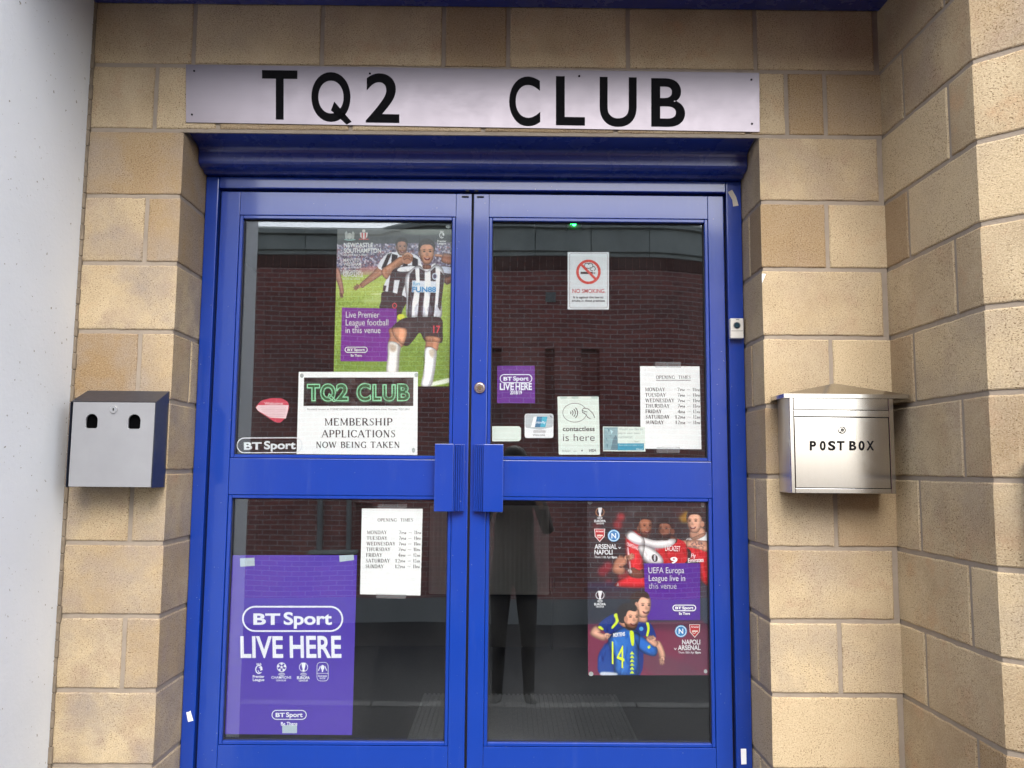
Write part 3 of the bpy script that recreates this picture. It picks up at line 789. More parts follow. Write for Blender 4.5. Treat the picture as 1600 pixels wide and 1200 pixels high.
def outline(p, g, x0, x1, yb, h, c, w):
    v, f, cap = g; mn = min(a[0] for a in v); mx = max(a[0] for a in v)
    cnt = {}
    for q in f:
        for i in range(len(q)):
            e = tuple(sorted((q[i], q[(i+1) % len(q)]))); cnt[e] = cnt.get(e, 0)+1
    key = lambda i: (round(v[i][0], 4), round(v[i][1], 4))
    ec = {}
    for (a, b), n in cnt.items():
        k = tuple(sorted((key(a), key(b)))); ec[k] = ec.get(k, 0)+n
    p.lay += 1
    for (a, b), n in ec.items():
        if n != 1: continue
        A = (x0+(a[0]-mn)/(mx-mn)*(x1-x0), yb-a[1]/cap*h); B = (x0+(b[0]-mn)/(mx-mn)*(x1-x0), yb-b[1]/cap*h)
        L = math.hypot(B[0]-A[0], B[1]-A[1])
        if L < .1: continue
        dx, dy = (B[0]-A[0])/L*w*.35, (B[1]-A[1])/L*w*.35
        p.lay -= 1; p.line([(A[0]-dx, A[1]-dy), (B[0]+dx, B[1]+dy)], w, c)
for ch, a, b, yb, h in NEON:
    g = text_geo(ch, .035) if ch != 'Q' else q_geo(.035)
    l0 = p.lay; p.geo(text_geo(ch, .085) if ch != 'Q' else q_geo(.085), a-12, b+12, yb+10, h+8, (46, 84, 58)); p.geo(g, a, b, yb, h-10, (22, 92, 46)); p.lay += 1
    outline(p, g, a, b, yb, h-10, (152, 226, 176), 13); p.lay = l0
p.lay = 8
p.text('Formerly known as TORRE CONSERVATIVE CLUB Lansdowne Lane, Torquay TQ2 5BN', 150, 1372, 500, 20, (120, 125, 128), 0, 0, .3)
p.serif('MEMBERSHIP', 360, 1168, 684, 86, (30, 33, 36)); p.serif('APPLICATIONS', 318, 1198, 825, 86, (30, 33, 36)); p.serif('NOW BEING TAKEN', 256, 1252, 950, 72, (34, 38, 42))
p.build(t)
tabs(t, [(471.5, 587, 3, 3.4), (650.5, 586, 3, 3.4), (646, 703.5, 2.6, 4)], YG-.0002, M_tack)

# ---- red sticker, outlined decal
t = paper('round_sticker', 'red and white rounded triangular sticker on the upper left pane, with faded writing', 'sticker', [(399, 636), (408, 626), (424, 622), (440, 622.5), (450, 628), (452, 636), (447, 652), (438, 660.5), (430, 659.5), (418, 652), (404, 643)], YG+.0002, ink((203, 62, 84)), rounded=3)
p = Print(YG+.0002)
p.poly([(403, 633), (451, 633), (449.5, 643), (446.5, 654), (422, 652.5), (403, 641.5), (400, 637)], (236, 205, 210))
p.text('Welcome', 413, 442, 632.4, 4, (236, 205, 210), .02)
rr = random.Random(2)
for i in range(6):
    y = 636+i*2.7; a = 406+i*2.2
    p.text(''.join(rr.choice('aenoirstum ') for _ in range(18)), a, 447-i*.6, y+1.4, 1.5, (196, 138, 152))
p.build(t)
dt = thing('glass_decal', 'white outlined pill shaped logo decal in the bottom corner of the upper left pane', 'decal', at(420, 708, YG))
p = Print(YG-.0003, lambda x, y: (x, y))
p.pill(370.5, 472, 684.5, 707.5, (226, 230, 234), 1.5, -.006, False)
p.text('BT', 381, 409, 702.2, 11.2, (222, 228, 232), .035, -.004); p.text('Sport', 412.5, 462, 701.5, 12.2, (222, 228, 232), .028, -.004)
p.build(dt)

# ---- large purple poster
PUR = (80, 58, 172)
t = paper('purple_poster', 'large purple LIVE HERE poster filling the lower left pane', 'poster', [(363.5, 867.5), (558, 867.5), (550, 1148.5), (351, 1147)], YG+.0012, ink(PUR, .4))
p = Print(YG+.0012); WH = (236, 240, 250)
p.pill(379.5, 535, 948, 986, WH, 2.6)
p.text('LIVE', 376, 442.5, 1027, 33, WH, .022, lean=-.02); p.text('HERE', 453, 533.5, 1027, 33.5, WH, .022, lean=-.02)
def lion(p, cx, cy, s, c):
    p.ring(cx, cy, s*.8, s, s*.22, c, 24, 60, 330); p.poly([(cx-.1*s, cy-.5*s), (cx+.75*s, cy-.55*s), (cx+.8*s, cy+.1*s), (cx+.3*s, cy+.3*s), (cx+.35*s, cy-.15*s)], c)
    for k in (-.4, 0, .4): p.poly([(cx+k*s-.18*s, cy-1.05*s), (cx+k*s, cy-1.5*s), (cx+k*s+.18*s, cy-1.05*s)], c)
    p.line([(cx-.2*s, cy+.2*s), (cx+.1*s, cy+.75*s), (cx+.6*s, cy+.7*s)], s*.16, c)
def ballstar(p, cx, cy, s, c):
    p.ring(cx, cy, s, s, s*.14, c)
    for k in range(5):
        a = math.radians(-90+72*k); p.disc(cx+.72*s*math.cos(a), cy+.72*s*math.sin(a), .26*s, .26*s, c, 8)
    st = []
    for k in range(10):
        a = math.radians(-90+36*k); r = (.42 if k % 2 == 0 else .18)*s; st.append((cx+r*math.cos(a), cy+r*math.sin(a)))
    p.poly(st, c)
def trophy(p, cx, cy, s, c, rc=None):
    p.ring(cx, cy, s, s, s*.12, rc or c)
    p.poly([(cx-.45*s, cy-1.0*s), (cx+.45*s, cy-1.0*s), (cx+.36*s, cy-.1*s), (cx+.18*s, cy+.45*s), (cx+.3*s, cy+.95*s), (cx-.3*s, cy+.95*s), (cx-.18*s, cy+.45*s), (cx-.36*s, cy-.1*s)], c)
def cupshield(p, cx, cy, w, h, c):
    p.line(rquad([(cx-w, cy-h), (cx+w, cy-h), (cx+w, cy+h), (cx-w, cy+h)], w*.7), .7, c, True)
    p.disc(cx, cy-h*.45, w*.32, h*.28, c, 12); p.poly([(cx-w*.2, cy-h*.3), (cx+w*.2, cy-h*.3), (cx+w*.05, cy+.05*h), (cx-w*.1, cy+.05*h)], c)
    p.line([(cx-w*.75, cy-h*.1), (cx-w*.4, cy-h*.6)], 1.2, c); p.line([(cx+w*.75, cy-h*.1), (cx+w*.4, cy-h*.6)], 1.2, c)
    p.line([(cx-w, cy+h*.18), (cx+w, cy+h*.18)], .6, c); p.text('Emirates', cx-w*.75, cx+w*.75, cy+h*.55, h*.2, c, .02); p.text('FA CUP', cx-w*.5, cx+w*.5, cy+h*.8, h*.18, c, .02)
lion(p, 404.5, 1046, 7, WH); p.text('Premier', 395, 413, 1059, 4, WH, .02); p.text('League', 395, 413, 1064, 4, WH, .02)
ballstar(p, 440, 1042.5, 7.4, WH); p.ring(440, 1053.5, 5, 2.2, .7, WH, 16); p.text('UEFA', 437, 443, 1054.4, 1.8, WH); p.text('CHAMPIONS', 424, 455, 1060.5, 4, WH, .005); p.text('LEAGUE', 431.5, 447, 1064.3, 2.4, WH, .01)
trophy(p, 474.3, 1042.5, 7, WH); p.ring(474.3, 1053.5, 4.8, 2.2, .7, WH, 16); p.text('UEFA', 471.4, 477.2, 1054.4, 1.8, WH); p.text('EUROPA', 464, 484, 1061, 4.2, WH, .03); p.text('LEAGUE', 467, 481, 1064.6, 2.6, WH, .02)
cupshield(p, 504, 1049.5, 8.7, 14.5, WH)
p.pill(425, 478.5, 1110, 1124, WH, 1.2); p.text('Be There', 439, 464.5, 1133.5, 5.4, WH, .008)
p.build(t)
for q in ([(375, 872.5), (397.5, 871.5), (398, 884), (375.3, 885.5)], [(530, 868), (552.5, 866.8), (553.2, 875), (530.6, 878)], [(441, 1133), (464, 1133), (464, 1145.5), (441, 1145.5)]):
    bm = NB(); sheet_poly(bm, q, YG+.0004, .0003); obj('tape', bm, M_tape, t)

# ---- no smoking sign
t = paper('no_smoking_sign', 'white no smoking sign with red prohibition circle in the upper right pane', 'sign', [(887, 393.8), (951.5, 393.8), (951.5, 483.5), (887, 483.5)], YG+.0006, ink((214, 222, 226)), rounded=1.2)
k6 = 1600/260; p = Print(YG+.0006, z(860, 330, k6)); RED = (206, 50, 34); BK = (30, 28, 30)
p.line(rquad([(186, 404), (548, 404), (548, 930), (186, 930)], 22), 3, (112, 92, 98), True)
p.poly([(290, 582), (408, 582), (408, 604), (290, 604)], BK); p.poly([(412, 586), (432, 586), (432, 604), (412, 604)], (150, 150, 150))
p.line([(372, 550), (340, 545), (326, 525), (336, 502), (362, 500), (374, 512)], 8, BK); p.line([(362, 512), (378, 498), (402, 506), (410, 530), (396, 546), (376, 545)], 8, BK); p.line([(404, 530), (426, 536), (434, 556), (420, 572)], 7, BK); p.line([(380, 548), (384, 566), (408, 574)], 7, BK)
p.ring(366, 583, 118, 118, 25, RED, 56); p.line([(292, 508), (440, 658)], 24, RED)
p.text('NO SMOKING.', 212, 530, 786, 38, (200, 44, 48), .006)
p.text('It is against the law to', 220, 508, 838, 22, BK, .012); p.text('smoke in these premises', 206, 524, 870, 22, BK, .012)
p.build(t)

# ---- small stickers on the right pane
PUR2 = (92, 24, 140)
t = paper('purple_sticker', 'small square purple LIVE HERE 2018/19 sticker beside the keyhole stile', 'sticker', [(777, 571.5), (835.5, 571.5), (836, 630), (776.5, 630)], YG+.0003, ink(PUR2, .4))
p = Print(YG+.0003); p.pill(781.5, 831, 585.3, 597.8, WH, 1.2); p.text('LIVE', 781, 803, 609, 10.4, WH, .025); p.text('HERE', 805.5, 831, 609, 10.4, WH, .025); p.text('2018/19', 797, 815.5, 616, 6, WH, .025); p.build(t)
t = paper('blank_label', 'blank pale label with a clipped corner by the right pull handle', 'label', [(769, 666), (811, 666), (814, 669), (814, 686), (811, 689.5), (769, 689.5)], YG+.0003, M_greenpaper)
p = Print(YG+.0003); p.line([(772.5, 670), (808, 670), (808, 686.5), (772.5, 686.5)], .5, (196, 212, 202), True); p.build(t, 'printed_border')
t = paper('card_payment_sticker', 'rounded grey and white card payment sticker with a blue emblem', 'sticker', [(819.8, 646.5), (864.7, 646.5), (864.7, 684.3), (819.8, 684.3)], YG+.0003, ink((240, 243, 246)), rounded=4)
p = Print(YG+.0003)
p.poly(rquad([(820.6, 647.2), (863.9, 647.2), (863.9, 667), (843, 671.5), (820.6, 668)], 3), (188, 197, 202))
p.poly([(834, 651), (840, 651), (836.5, 667.5), (829.5, 667.5)], (246, 248, 250)); p.poly([(839, 651), (848, 651), (844.5, 667.5), (835.5, 667.5)], (40, 120, 160)); p.poly([(847.5, 651), (855.5, 651), (852, 667.5), (844, 667.5)], (58, 178, 205))
p.text('UnionPay', 836, 853, 661.5, 3.6, WH, .015, 0, .2); p.text('Welcome', 832.5, 851.5, 681.2, 3.4, (120, 124, 128))
for k in range(4): p.line([(834+k*4.8, 672.5), (837.4+k*4.8, 672.5), (837.4+k*4.8, 676), (834+k*4.8, 676)], .6, (120, 122, 126), True); p.line([(834+k*4.8, 674.2), (837.4+k*4.8, 674.2)], .5, (120, 122, 126))
p.poly([(858, 647.2), (864, 653), (860, 651.5)], (120, 126, 130)); p.build(t)
t = paper('contactless_sign', 'tall pale contactless is here card sign with a hand and wave symbol', 'sign', [(871, 619.5), (935.5, 619.5), (937.5, 710.5), (873, 710.5)], YG+.0004, M_greenpaper, rounded=1.5)
k4 = 1600/360; p = Print(YG+.0004, z(760, 560, k4)); DK = (46, 50, 52)
p.ring(613, 377, 84, 67, 3, DK, 44)
for k, r in enumerate((14, 28, 43, 58)): p.ring(578-k*1+k*4, 378, r*.85, r*.80+4, 6, DK, 12, -48, 48)
p.poly([(664, 348), (700, 346), (742, 372), (752, 412), (720, 408), (700, 388), (676, 378)], (222, 234, 226))
p.line([(752, 412), (738, 380), (706, 350), (676, 346), (664, 356), (676, 366), (700, 372)], 4, DK); p.line([(664, 358), (668, 376), (690, 388), (704, 410), (724, 420)], 4, DK); p.line([(668, 376), (684, 380)], 4, DK)
p.text('contactless', 530, 752, 504, 31, DK, .012); p.text('is here', 532, 752, 573, 48, (70, 76, 80), -.008)
p.text('Barclaycard', 528, 582, 648, 13, (130, 140, 140)); p.line([(604, 644), (626, 644)], 3, (150, 160, 158)); p.disc(664, 640, 6, 6, (110, 120, 120), 10); p.text('VISA', 712, 762, 648, 18, (90, 104, 110), .02, 0, .2)
p.line([(505, 604), (785, 604)], 1.5, (200, 214, 206))
for a in (510, 590, 725): p.poly([(a, 265), (a+52, 265), (a+46, 279), (a+4, 279)], (192, 214, 206))
p.build(t)
t = paper('currency_leaflet', 'small pale leaflet with a teal picture and band, overlapping the upper opening times notice', 'leaflet', [(942, 666.5), (1007.5, 667), (1008.5, 705.5), (942.5, 705)], YG+.0003, M_greenpaper)
p = Print(YG+.0003, z(760, 560, k4))
p.poly([(814, 478), (912, 478), (912, 636), (814, 636)], (136, 172, 180)); rl = random.Random(8)
for k in range(16):
    x, y = rl.uniform(818, 880), rl.uniform(482, 600); v = rl.randint(-30, 30)
    p.lay = 2; p.face([(x, y), (x+rl.uniform(10, 30), y+rl.uniform(-6, 10)), (x+rl.uniform(5, 26), y+rl.uniform(14, 34))], (150+v, 184+v, 190+v) if k % 3 else (92, 140, 152))
p.lay = 3; p.poly([(862, 636), (880, 560), (898, 530), (912, 560), (912, 636)], (92, 130, 142)); p.poly([(912, 590), (1094, 590), (1094, 638), (912, 638)], (20, 148, 178))
for k, tx in enumerate(('Would you like to', 'pay in your own', 'currency?')): p.text(tx, 916, (1086, 1062, 1012)[k], 498+k*27, 14, (150, 172, 170))
p.text('Save', 1030, 1056, 582, 8, (90, 110, 110)); p.text('Please speak to a member of staff', 920, 1086, 606, 7, (210, 236, 240)); p.text('Elavon', 1042, 1086, 634, 10, (210, 236, 240), .01)
p.build(t)

# ------------------------------------------------------------------ printed picture posters: painted into the colour attribute of a fine sheet
def smooth(pts, n=5):
    out = []; N = len(pts)
    for i in range(N):
        p0, p1, p2, p3 = [np.array(pts[(i+k) % N], float) for k in (-1, 0, 1, 2)]
        for j in range(n):
            t = j/n; out.append(.5*((2*p1)+(p2-p0)*t+(2*p0-5*p1+4*p2-p3)*t*t+(3*p1-p0-3*p2+p3)*t**3))
    return [tuple(p) for p in out]
class Art:
    def __init__(s, x0, y0, x1, y1, step, bgc):
        s.x0, s.y0, s.st = x0, y0, step
        s.nx, s.ny = int((x1-x0)/step)+2, int((y1-y0)/step)+2
        s.img = np.zeros((s.ny, s.nx, 3)); s.img[:] = bgc; s.rng = np.random.default_rng(5)
        s.X, s.Y = np.meshgrid(x0+np.arange(s.nx)*step, y0+np.arange(s.ny)*step)
    def mask(s, pts, soft=0):
        P = np.array(pts, float); m_ = np.zeros((s.ny, s.nx))
        pad = 3*soft+2*s.st
        i0 = max(0, int((P[:, 0].min()-pad-s.x0)/s.st)); i1 = min(s.nx, int((P[:, 0].max()+pad-s.x0)/s.st)+2)
        j0 = max(0, int((P[:, 1].min()-pad-s.y0)/s.st)); j1 = min(s.ny, int((P[:, 1].max()+pad-s.y0)/s.st)+2)
        if i0 >= i1 or j0 >= j1: return m_, (0, 0, 0, 0)
        acc = np.zeros((j1-j0, i1-i0))
        for ox, oy in ((-.25, -.25), (.25, -.25), (-.25, .25), (.25, .25)):
            X = s.X[j0:j1, i0:i1]+ox*s.st; Y = s.Y[j0:j1, i0:i1]+oy*s.st; ins = np.zeros(X.shape, bool)
            for a, b in zip(P, np.roll(P, -1, 0)):
                if a[1] == b[1]: continue
                c = ((a[1] > Y) != (b[1] > Y)); ins ^= c & (X < (b[0]-a[0])*(Y-a[1])/(b[1]-a[1])+a[0])
            acc += ins*.25
        if soft:
            r = max(1, int(soft/s.st)); k = np.ones(2*r+1)/(2*r+1)
            for _ in range(2):
                acc = np.apply_along_axis(lambda v: np.convolve(v, k, 'same'), 0, acc); acc = np.apply_along_axis(lambda v: np.convolve(v, k, 'same'), 1, acc)
        m_[j0:j1, i0:i1] = acc; return m_, (i0, i1, j0, j1)
    def poly(s, pts, c, a=1, soft=0, sm=True):
        m_, _ = s.mask(smooth(pts) if sm else pts, soft); m_ = (m_*a)[..., None]; s.img = s.img*(1-m_)+np.array(c, float)*m_
    def hard(s, pts, c, a=1): s.poly(pts, c, a, 0, False)
    def ell(s, cx, cy, rx, ry, c, a=1, soft=0, rot=0):
        t = np.linspace(0, 2*np.pi, 28, endpoint=False); R = math.radians(rot); u, v = rx*np.cos(t), ry*np.sin(t)
        s.poly(list(zip(cx+u*math.cos(R)-v*math.sin(R), cy+u*math.sin(R)+v*math.cos(R))), c, a, soft, False)
    def limb(s, pts, c, shade=.80):
        """tapering limb: (x, y, halfwidth) along the middle, darker on one side as printed"""
        L, R_ = [], []
        for i, p in enumerate(pts):
            q0, q1 = pts[max(0, i-1)], pts[min(len(pts)-1, i+1)]; dx, dy = q1[0]-q0[0], q1[1]-q0[1]; l = math.hypot(dx, dy) or 1
            L.append((p[0]-dy/l*p[2], p[1]+dx/l*p[2])); R_.append((p[0]+dy/l*p[2], p[1]-dx/l*p[2]))
        s.poly(L+R_[::-1], c); mid = [((a[0]*.45+b[0]*.55), (a[1]*.45+b[1]*.55)) for a, b in zip(L, R_)]
        s.poly(L+mid[::-1], tuple(v*shade for v in c), .7, 5); s.rim(L+R_[::-1], .4, min(9, max(3, max(p[2] for p in pts)*.35)))
    def noise(s, m_, amp, cell=1):
        n = s.rng.normal(0, 1, (s.ny//cell+1, s.nx//cell+1, 1)); n = np.kron(n, np.ones((cell, cell, 1)))[:s.ny, :s.nx]
        s.img = s.img+n*amp*m_[..., None]
    def specks(s, x0, y0, x1, y1, n, cols, r, a=.9):
        for _ in range(n):
            x, y = s.rng.uniform(x0, x1), s.rng.uniform(y0, y1); c = cols[s.rng.integers(len(cols))]; rr = s.rng.uniform(.5, 1.2)*r
            i0, i1 = int((x-rr-s.x0)/s.st), int((x+rr-s.x0)/s.st)+1; j0, j1 = int((y-rr-s.y0)/s.st), int((y+rr-s.y0)/s.st)+1
            i0, j0 = max(0, i0), max(0, j0)
            s.img[j0:j1, i0:i1] = s.img[j0:j1, i0:i1]*(1-a)+np.array(c)*a
    def rim(s, pts, amt=.45, w=10, sm=True):
        P = smooth(pts) if sm else pts
        a, _ = s.mask(P); b, _ = s.mask(P, w); k = a*np.clip((b-.5)*2, 0, 1)          # 0 at the outline, 1 well inside
        s.img = s.img*(1-a[..., None]*amt*(1-k[..., None]))
        c, _ = s.mask([(x-w*.5, y-w*.8) for x, y in P], w*1.2); s.img = s.img+(a*np.clip(c-.75, 0, 1))[..., None]*s.img*.45
    def folds(s, pts, n, amp=34, L=60, ang=(60, 120)):
        m_, (i0, i1, j0, j1) = s.mask(pts); P = np.array(pts, float); keep = s.img.copy()
        for _ in range(n):
            x, y = s.rng.uniform(P[:, 0].min(), P[:, 0].max()), s.rng.uniform(P[:, 1].min(), P[:, 1].max()); a = math.radians(s.rng.uniform(*ang)); l = s.rng.uniform(.4, 1)*L; w = s.rng.uniform(5, 13)
            d = (-1 if s.rng.random() < .6 else 1)*amp; k, _ = s.mask([(x, y), (x+math.cos(a)*l*.5+w, y+math.sin(a)*l*.5), (x+math.cos(a)*l, y+math.sin(a)*l), (x+math.cos(a)*l*.5-w*.3, y+math.sin(a)*l*.5)], 3.5)
            s.img = s.img+(k*m_*d)[..., None]
        s.img = np.clip(s.img, 6, 250)
    def face(s, cx, cy, rx, ry, skin, hair, turn=0, smile=1, beard=None, rot=0):
        sk = np.array(skin, float)
        s.ell(cx-rx*.98*(1 if turn >= 0 else -1), cy+ry*.05, rx*.16, ry*.2, tuple(sk*.85))
        s.poly([(cx-rx, cy-ry*.3), (cx-rx*.85, cy-ry*.85), (cx, cy-ry), (cx+rx*.85, cy-ry*.85), (cx+rx, cy-ry*.3), (cx+rx*.9, cy+ry*.35), (cx+rx*.45, cy+ry*.92), (cx, cy+ry), (cx-rx*.45, cy+ry*.92), (cx-rx*.9, cy+ry*.35)], skin)
        s.poly([(cx-rx*.95, cy-ry*.2), (cx-rx*.6, cy-ry*.2), (cx-rx*.5, cy+ry*.6), (cx-rx*.7, cy+ry*.7)], tuple(sk*.72), .6, 4)
        s.ell(cx+rx*.2, cy-ry*.55, rx*.4, ry*.2, tuple(np.minimum(255, sk*1.15)), .5, 5)
        if beard: s.poly([(cx-rx*.92, cy+ry*.05), (cx-rx*.6, cy+ry*.45), (cx+rx*.6, cy+ry*.4), (cx+rx*.92, cy+ry*.05), (cx+rx*.6, cy+ry*.9), (cx, cy+ry*1.05), (cx-rx*.6, cy+ry*.9)], beard, .8, 4)
        o = turn*rx
        for k in (-1, 1):
            s.ell(cx+o+k*rx*.4, cy-ry*.14, rx*.17, ry*.065, (38, 26, 22)); s.poly([(cx+o+k*rx*.4-rx*.24, cy-ry*.27), (cx+o+k*rx*.4, cy-ry*.34), (cx+o+k*rx*.4+rx*.24, cy-ry*.27), (cx+o+k*rx*.4, cy-ry*.28)], (44, 30, 24), .9)
        s.poly([(cx+o*1.3-rx*.08, cy-ry*.1), (cx+o*1.3+rx*.2, cy+ry*.22), (cx+o*1.3-rx*.2, cy+ry*.24)], tuple(sk*.7), .7, 3)
        if smile:
            s.poly([(cx+o-rx*.42, cy+ry*.40), (cx+o, cy+ry*.46), (cx+o+rx*.42, cy+ry*.40), (cx+o+rx*.25, cy+ry*.62), (cx+o-rx*.25, cy+ry*.62)], (90, 30, 30))
            s.poly([(cx+o-rx*.34, cy+ry*.42), (cx+o, cy+ry*.47), (cx+o+rx*.34, cy+ry*.42), (cx+o, cy+ry*.53)], (216, 206, 198), .85)
        else: s.poly([(cx+o-rx*.3, cy+ry*.5), (cx+o, cy+ry*.47), (cx+o+rx*.3, cy+ry*.5), (cx+o, cy+ry*.56)], (90, 40, 36))
        s.rim([(cx-rx, cy-ry*.3), (cx-rx*.85, cy-ry*.85), (cx, cy-ry), (cx+rx*.85, cy-ry*.85), (cx+rx, cy-ry*.3), (cx+rx*.9, cy+ry*.35), (cx+rx*.45, cy+ry*.92), (cx, cy+ry), (cx-rx*.45, cy+ry*.92), (cx-rx*.9, cy+ry*.35)], .5, 10)
        if hair: s.poly([(cx-rx*1.08, cy-ry*.1), (cx-rx*1.1, cy-ry*.75), (cx-rx*.5, cy-ry*1.22), (cx+rx*.4, cy-ry*1.24), (cx+rx*1.08, cy-ry*.8), (cx+rx*1.05, cy-ry*.15), (cx+rx*.88, cy-ry*.5), (cx+rx*.4, cy-ry*.74), (cx-rx*.5, cy-ry*.72), (cx-rx*.88, cy-ry*.45)], hair)
    def hand(s, cx, cy, r, ang, skin, n=4):
        a = math.radians(ang); sk = np.array(skin, float)
        s.ell(cx, cy, r*.62, r*.5, skin, 1, 0, ang)
        for k in range(n):
            b = a+math.radians(-30+20*k); L = r*(1.25, 1.45, 1.4, 1.1)[k % 4]
            s.limb([(cx+math.cos(b)*r*.3, cy+math.sin(b)*r*.3, r*.17), (cx+math.cos(b)*L*.8, cy+math.sin(b)*L*.8, r*.14), (cx+math.cos(b)*L, cy+math.sin(b)*L, r*.08)], tuple(sk*(1-.05*(k % 2))), .85)
        b = a+math.radians(72); s.limb([(cx, cy, r*.22), (cx+math.cos(b)*r*.8, cy+math.sin(b)*r*.8, r*.13)], tuple(sk*.94))
    def build(s, name, q, pxf, Y, parent, rough=.35):
        """fine grid over the quad q (canvas corners), colour from the painted canvas"""
        (ax, ay), (bx, by), (cx, cy), (dx, dy) = q
        nu = int(math.hypot(bx-ax, by-ay)/s.st/1.0); nv = int(math.hypot(dx-ax, dy-ay)/s.st/1.0)
        u, v = np.meshgrid(np.linspace(0, 1, nu+1), np.linspace(0, 1, nv+1))
        X = (1-v)*((1-u)*ax+u*bx)+v*((1-u)*dx+u*cx); Yc = (1-v)*((1-u)*ay+u*by)+v*((1-u)*dy+u*cy)
        fx = np.clip((X-s.x0)/s.st, 0, s.nx-1.001); fy = np.clip((Yc-s.y0)/s.st, 0, s.ny-1.001); ix, iy = fx.astype(int), fy.astype(int); tx, ty = (fx-ix)[..., None], (fy-iy)[..., None]
        g_ = s.img.mean(2, keepdims=True); I = np.clip(118+(g_+(s.img-g_)*1.08-118)*1.1, 3, 252); col = (I[iy, ix]*(1-tx)+I[iy, ix+1]*tx)*(1-ty)+(I[iy+1, ix]*(1-tx)+I[iy+1, ix+1]*tx)*ty
        px, py = pxf(X, Yc)
        f, r, w = np.array(_f), np.array(_r), np.array(_u)
        d = f+((px-800)/F)[..., None]*r+((600-py)/F)[..., None]*w
        P = np.array(CAM)+d*((Y+CD)/d[..., 1:2])
        n = (nu+1)*(nv+1); idx = np.arange(n).reshape(nv+1, nu+1)
        faces = np.stack([idx[:-1, :-1], idx[1:, :-1], idx[1:, 1:], idx[:-1, 1:]], -1).reshape(-1, 4)
        me = bpy.data.meshes.new(name); me.vertices.add(n); me.vertices.foreach_set('co', P.reshape(-1).astype(np.float32))
        me.loops.add(faces.size); me.loops.foreach_set('vertex_index', faces.reshape(-1).astype(np.int32))
        me.polygons.add(len(faces)); me.polygons.foreach_set('loop_start', np.arange(0, faces.size, 4, dtype=np.int32))
        me.update(calc_edges=True)
        ca = me.color_attributes.new('print', 'FLOAT_COLOR', 'POINT'); rgba = np.ones((n, 4), np.float32); rgba[:, :3] = lin_np(col).reshape(-1, 3); ca.data.foreach_set('color', rgba.reshape(-1))
        mt, nt, b = new_mat('poster_print'); vc = nd(nt, 'ShaderNodeVertexColor'); vc.layer_name = 'print'; nt.links.new(vc.outputs[0], b.inputs['Base Color']); b.inputs['Roughness'].default_value = rough
        me.materials.append(mt); o = bpy.data.objects.new(name, me); C.objects.link(o); o.parent = parent
        o.matrix_parent_inverse = Matrix.Translation(-parent.location); return o

# ---- football poster, upper left pane
k1 = 1067/240; zf = z(500, 340, k1)
q = [(122, 80), (926, 82), (913, 1172), (92, 1172)]
fp = paper('football_poster', 'large football poster of two celebrating players in black and white stripes on a green pitch', 'poster', [zf(*p) for p in q], YG+.0016, M_paper)
A = Art(80, 70, 935, 1185, 2.6, (98, 104, 100))
A.hard([(80, 60), (940, 60), (940, 210), (80, 210)], (92, 96, 94)); A.poly([(560, 90), (720, 70), (930, 70), (930, 150), (700, 130)], (132, 140, 132), .8, 8)
A.poly([(120, 150), (940, 120), (940, 200), (120, 210)], (60, 62, 66), .8, 10)
A.hard([(80, 190), (940, 170), (940, 400), (80, 400)], (118, 112, 128))
A.specks(80, 185, 935, 395, 1500, [(150, 150, 175), (90, 85, 105), (190, 185, 195), (70, 66, 84), (150, 110, 120), (205, 200, 210), (110, 120, 150)], 5)
A.poly([(280, 350), (430, 345), (430, 410), (280, 412)], (190, 130, 130), .7, 6)
A.hard([(80, 402), (940, 392), (940, 1190), (80, 1190)], (142, 168, 74))
A.poly([(80, 402), (940, 395), (940, 520), (80, 540)], (176, 194, 104), .8, 25); A.poly([(80, 900), (940, 880), (940, 1190), (80, 1190)], (112, 140, 58), .8, 40)
gm, _ = A.mask([(80, 410), (940, 400), (940, 1190), (80, 1190)]); A.noise(gm, 9, 1); A.noise(gm, 7, 3)
A.poly([(300, 565), (470, 540), (480, 585), (320, 592)], (188, 204, 140), .6, 8)  # pale smear: a reflection painted into the print
A.poly([(760, 1150), (910, 1112), (915, 1140), (770, 1172)], (236, 240, 232), .9, 4); A.poly([(360, 528), (440, 524), (440, 534), (360, 536)], (220, 228, 190), .7, 3)
SK1, SK2 = (176, 132, 108), (178, 132, 106)
A.limb([(108, 360, 22), (136, 440, 18), (150, 500, 14), (152, 530, 12)], (170, 128, 112)); A.hand(152, 530, 20, 100, (160, 118, 102))
# player behind
A.limb([(440, 350, 28), (370, 410, 24), (310, 455, 18), (285, 478, 15)], SK1); A.hand(268, 480, 26, 160, SK1)
A.poly([(470, 250), (530, 240), (640, 250), (700, 300), (690, 420), (620, 540), (596, 558), (444, 514), (470, 400), (440, 372), (402, 345), (420, 300)], (226, 228, 234))
for pts in ([(470, 252), (500, 245), (450, 362), (425, 352)], [(500, 250), (540, 262), (520, 400), (505, 530), (470, 522), (488, 400)], [(580, 300), (612, 300), (600, 420), (566, 548), (534, 538), (556, 420)], [(640, 270), (680, 290), (680, 340), (640, 420)], [(440, 470), (462, 474), (452, 512), (436, 508)]): A.hard(pts, (34, 34, 40))
A.face(568, 208, 38, 56, (150, 112, 92), (36, 30, 28), .1)
A.poly([(445, 512), (600, 556), (575, 640), (540, 700), (420, 640), (424, 580)], (38, 36, 40))
A.ell(562, 690, 26, 20, (204, 206, 70)); A.hard([(153, 625), (533, 632), (533, 1000), (142, 998)], (112, 38, 140))
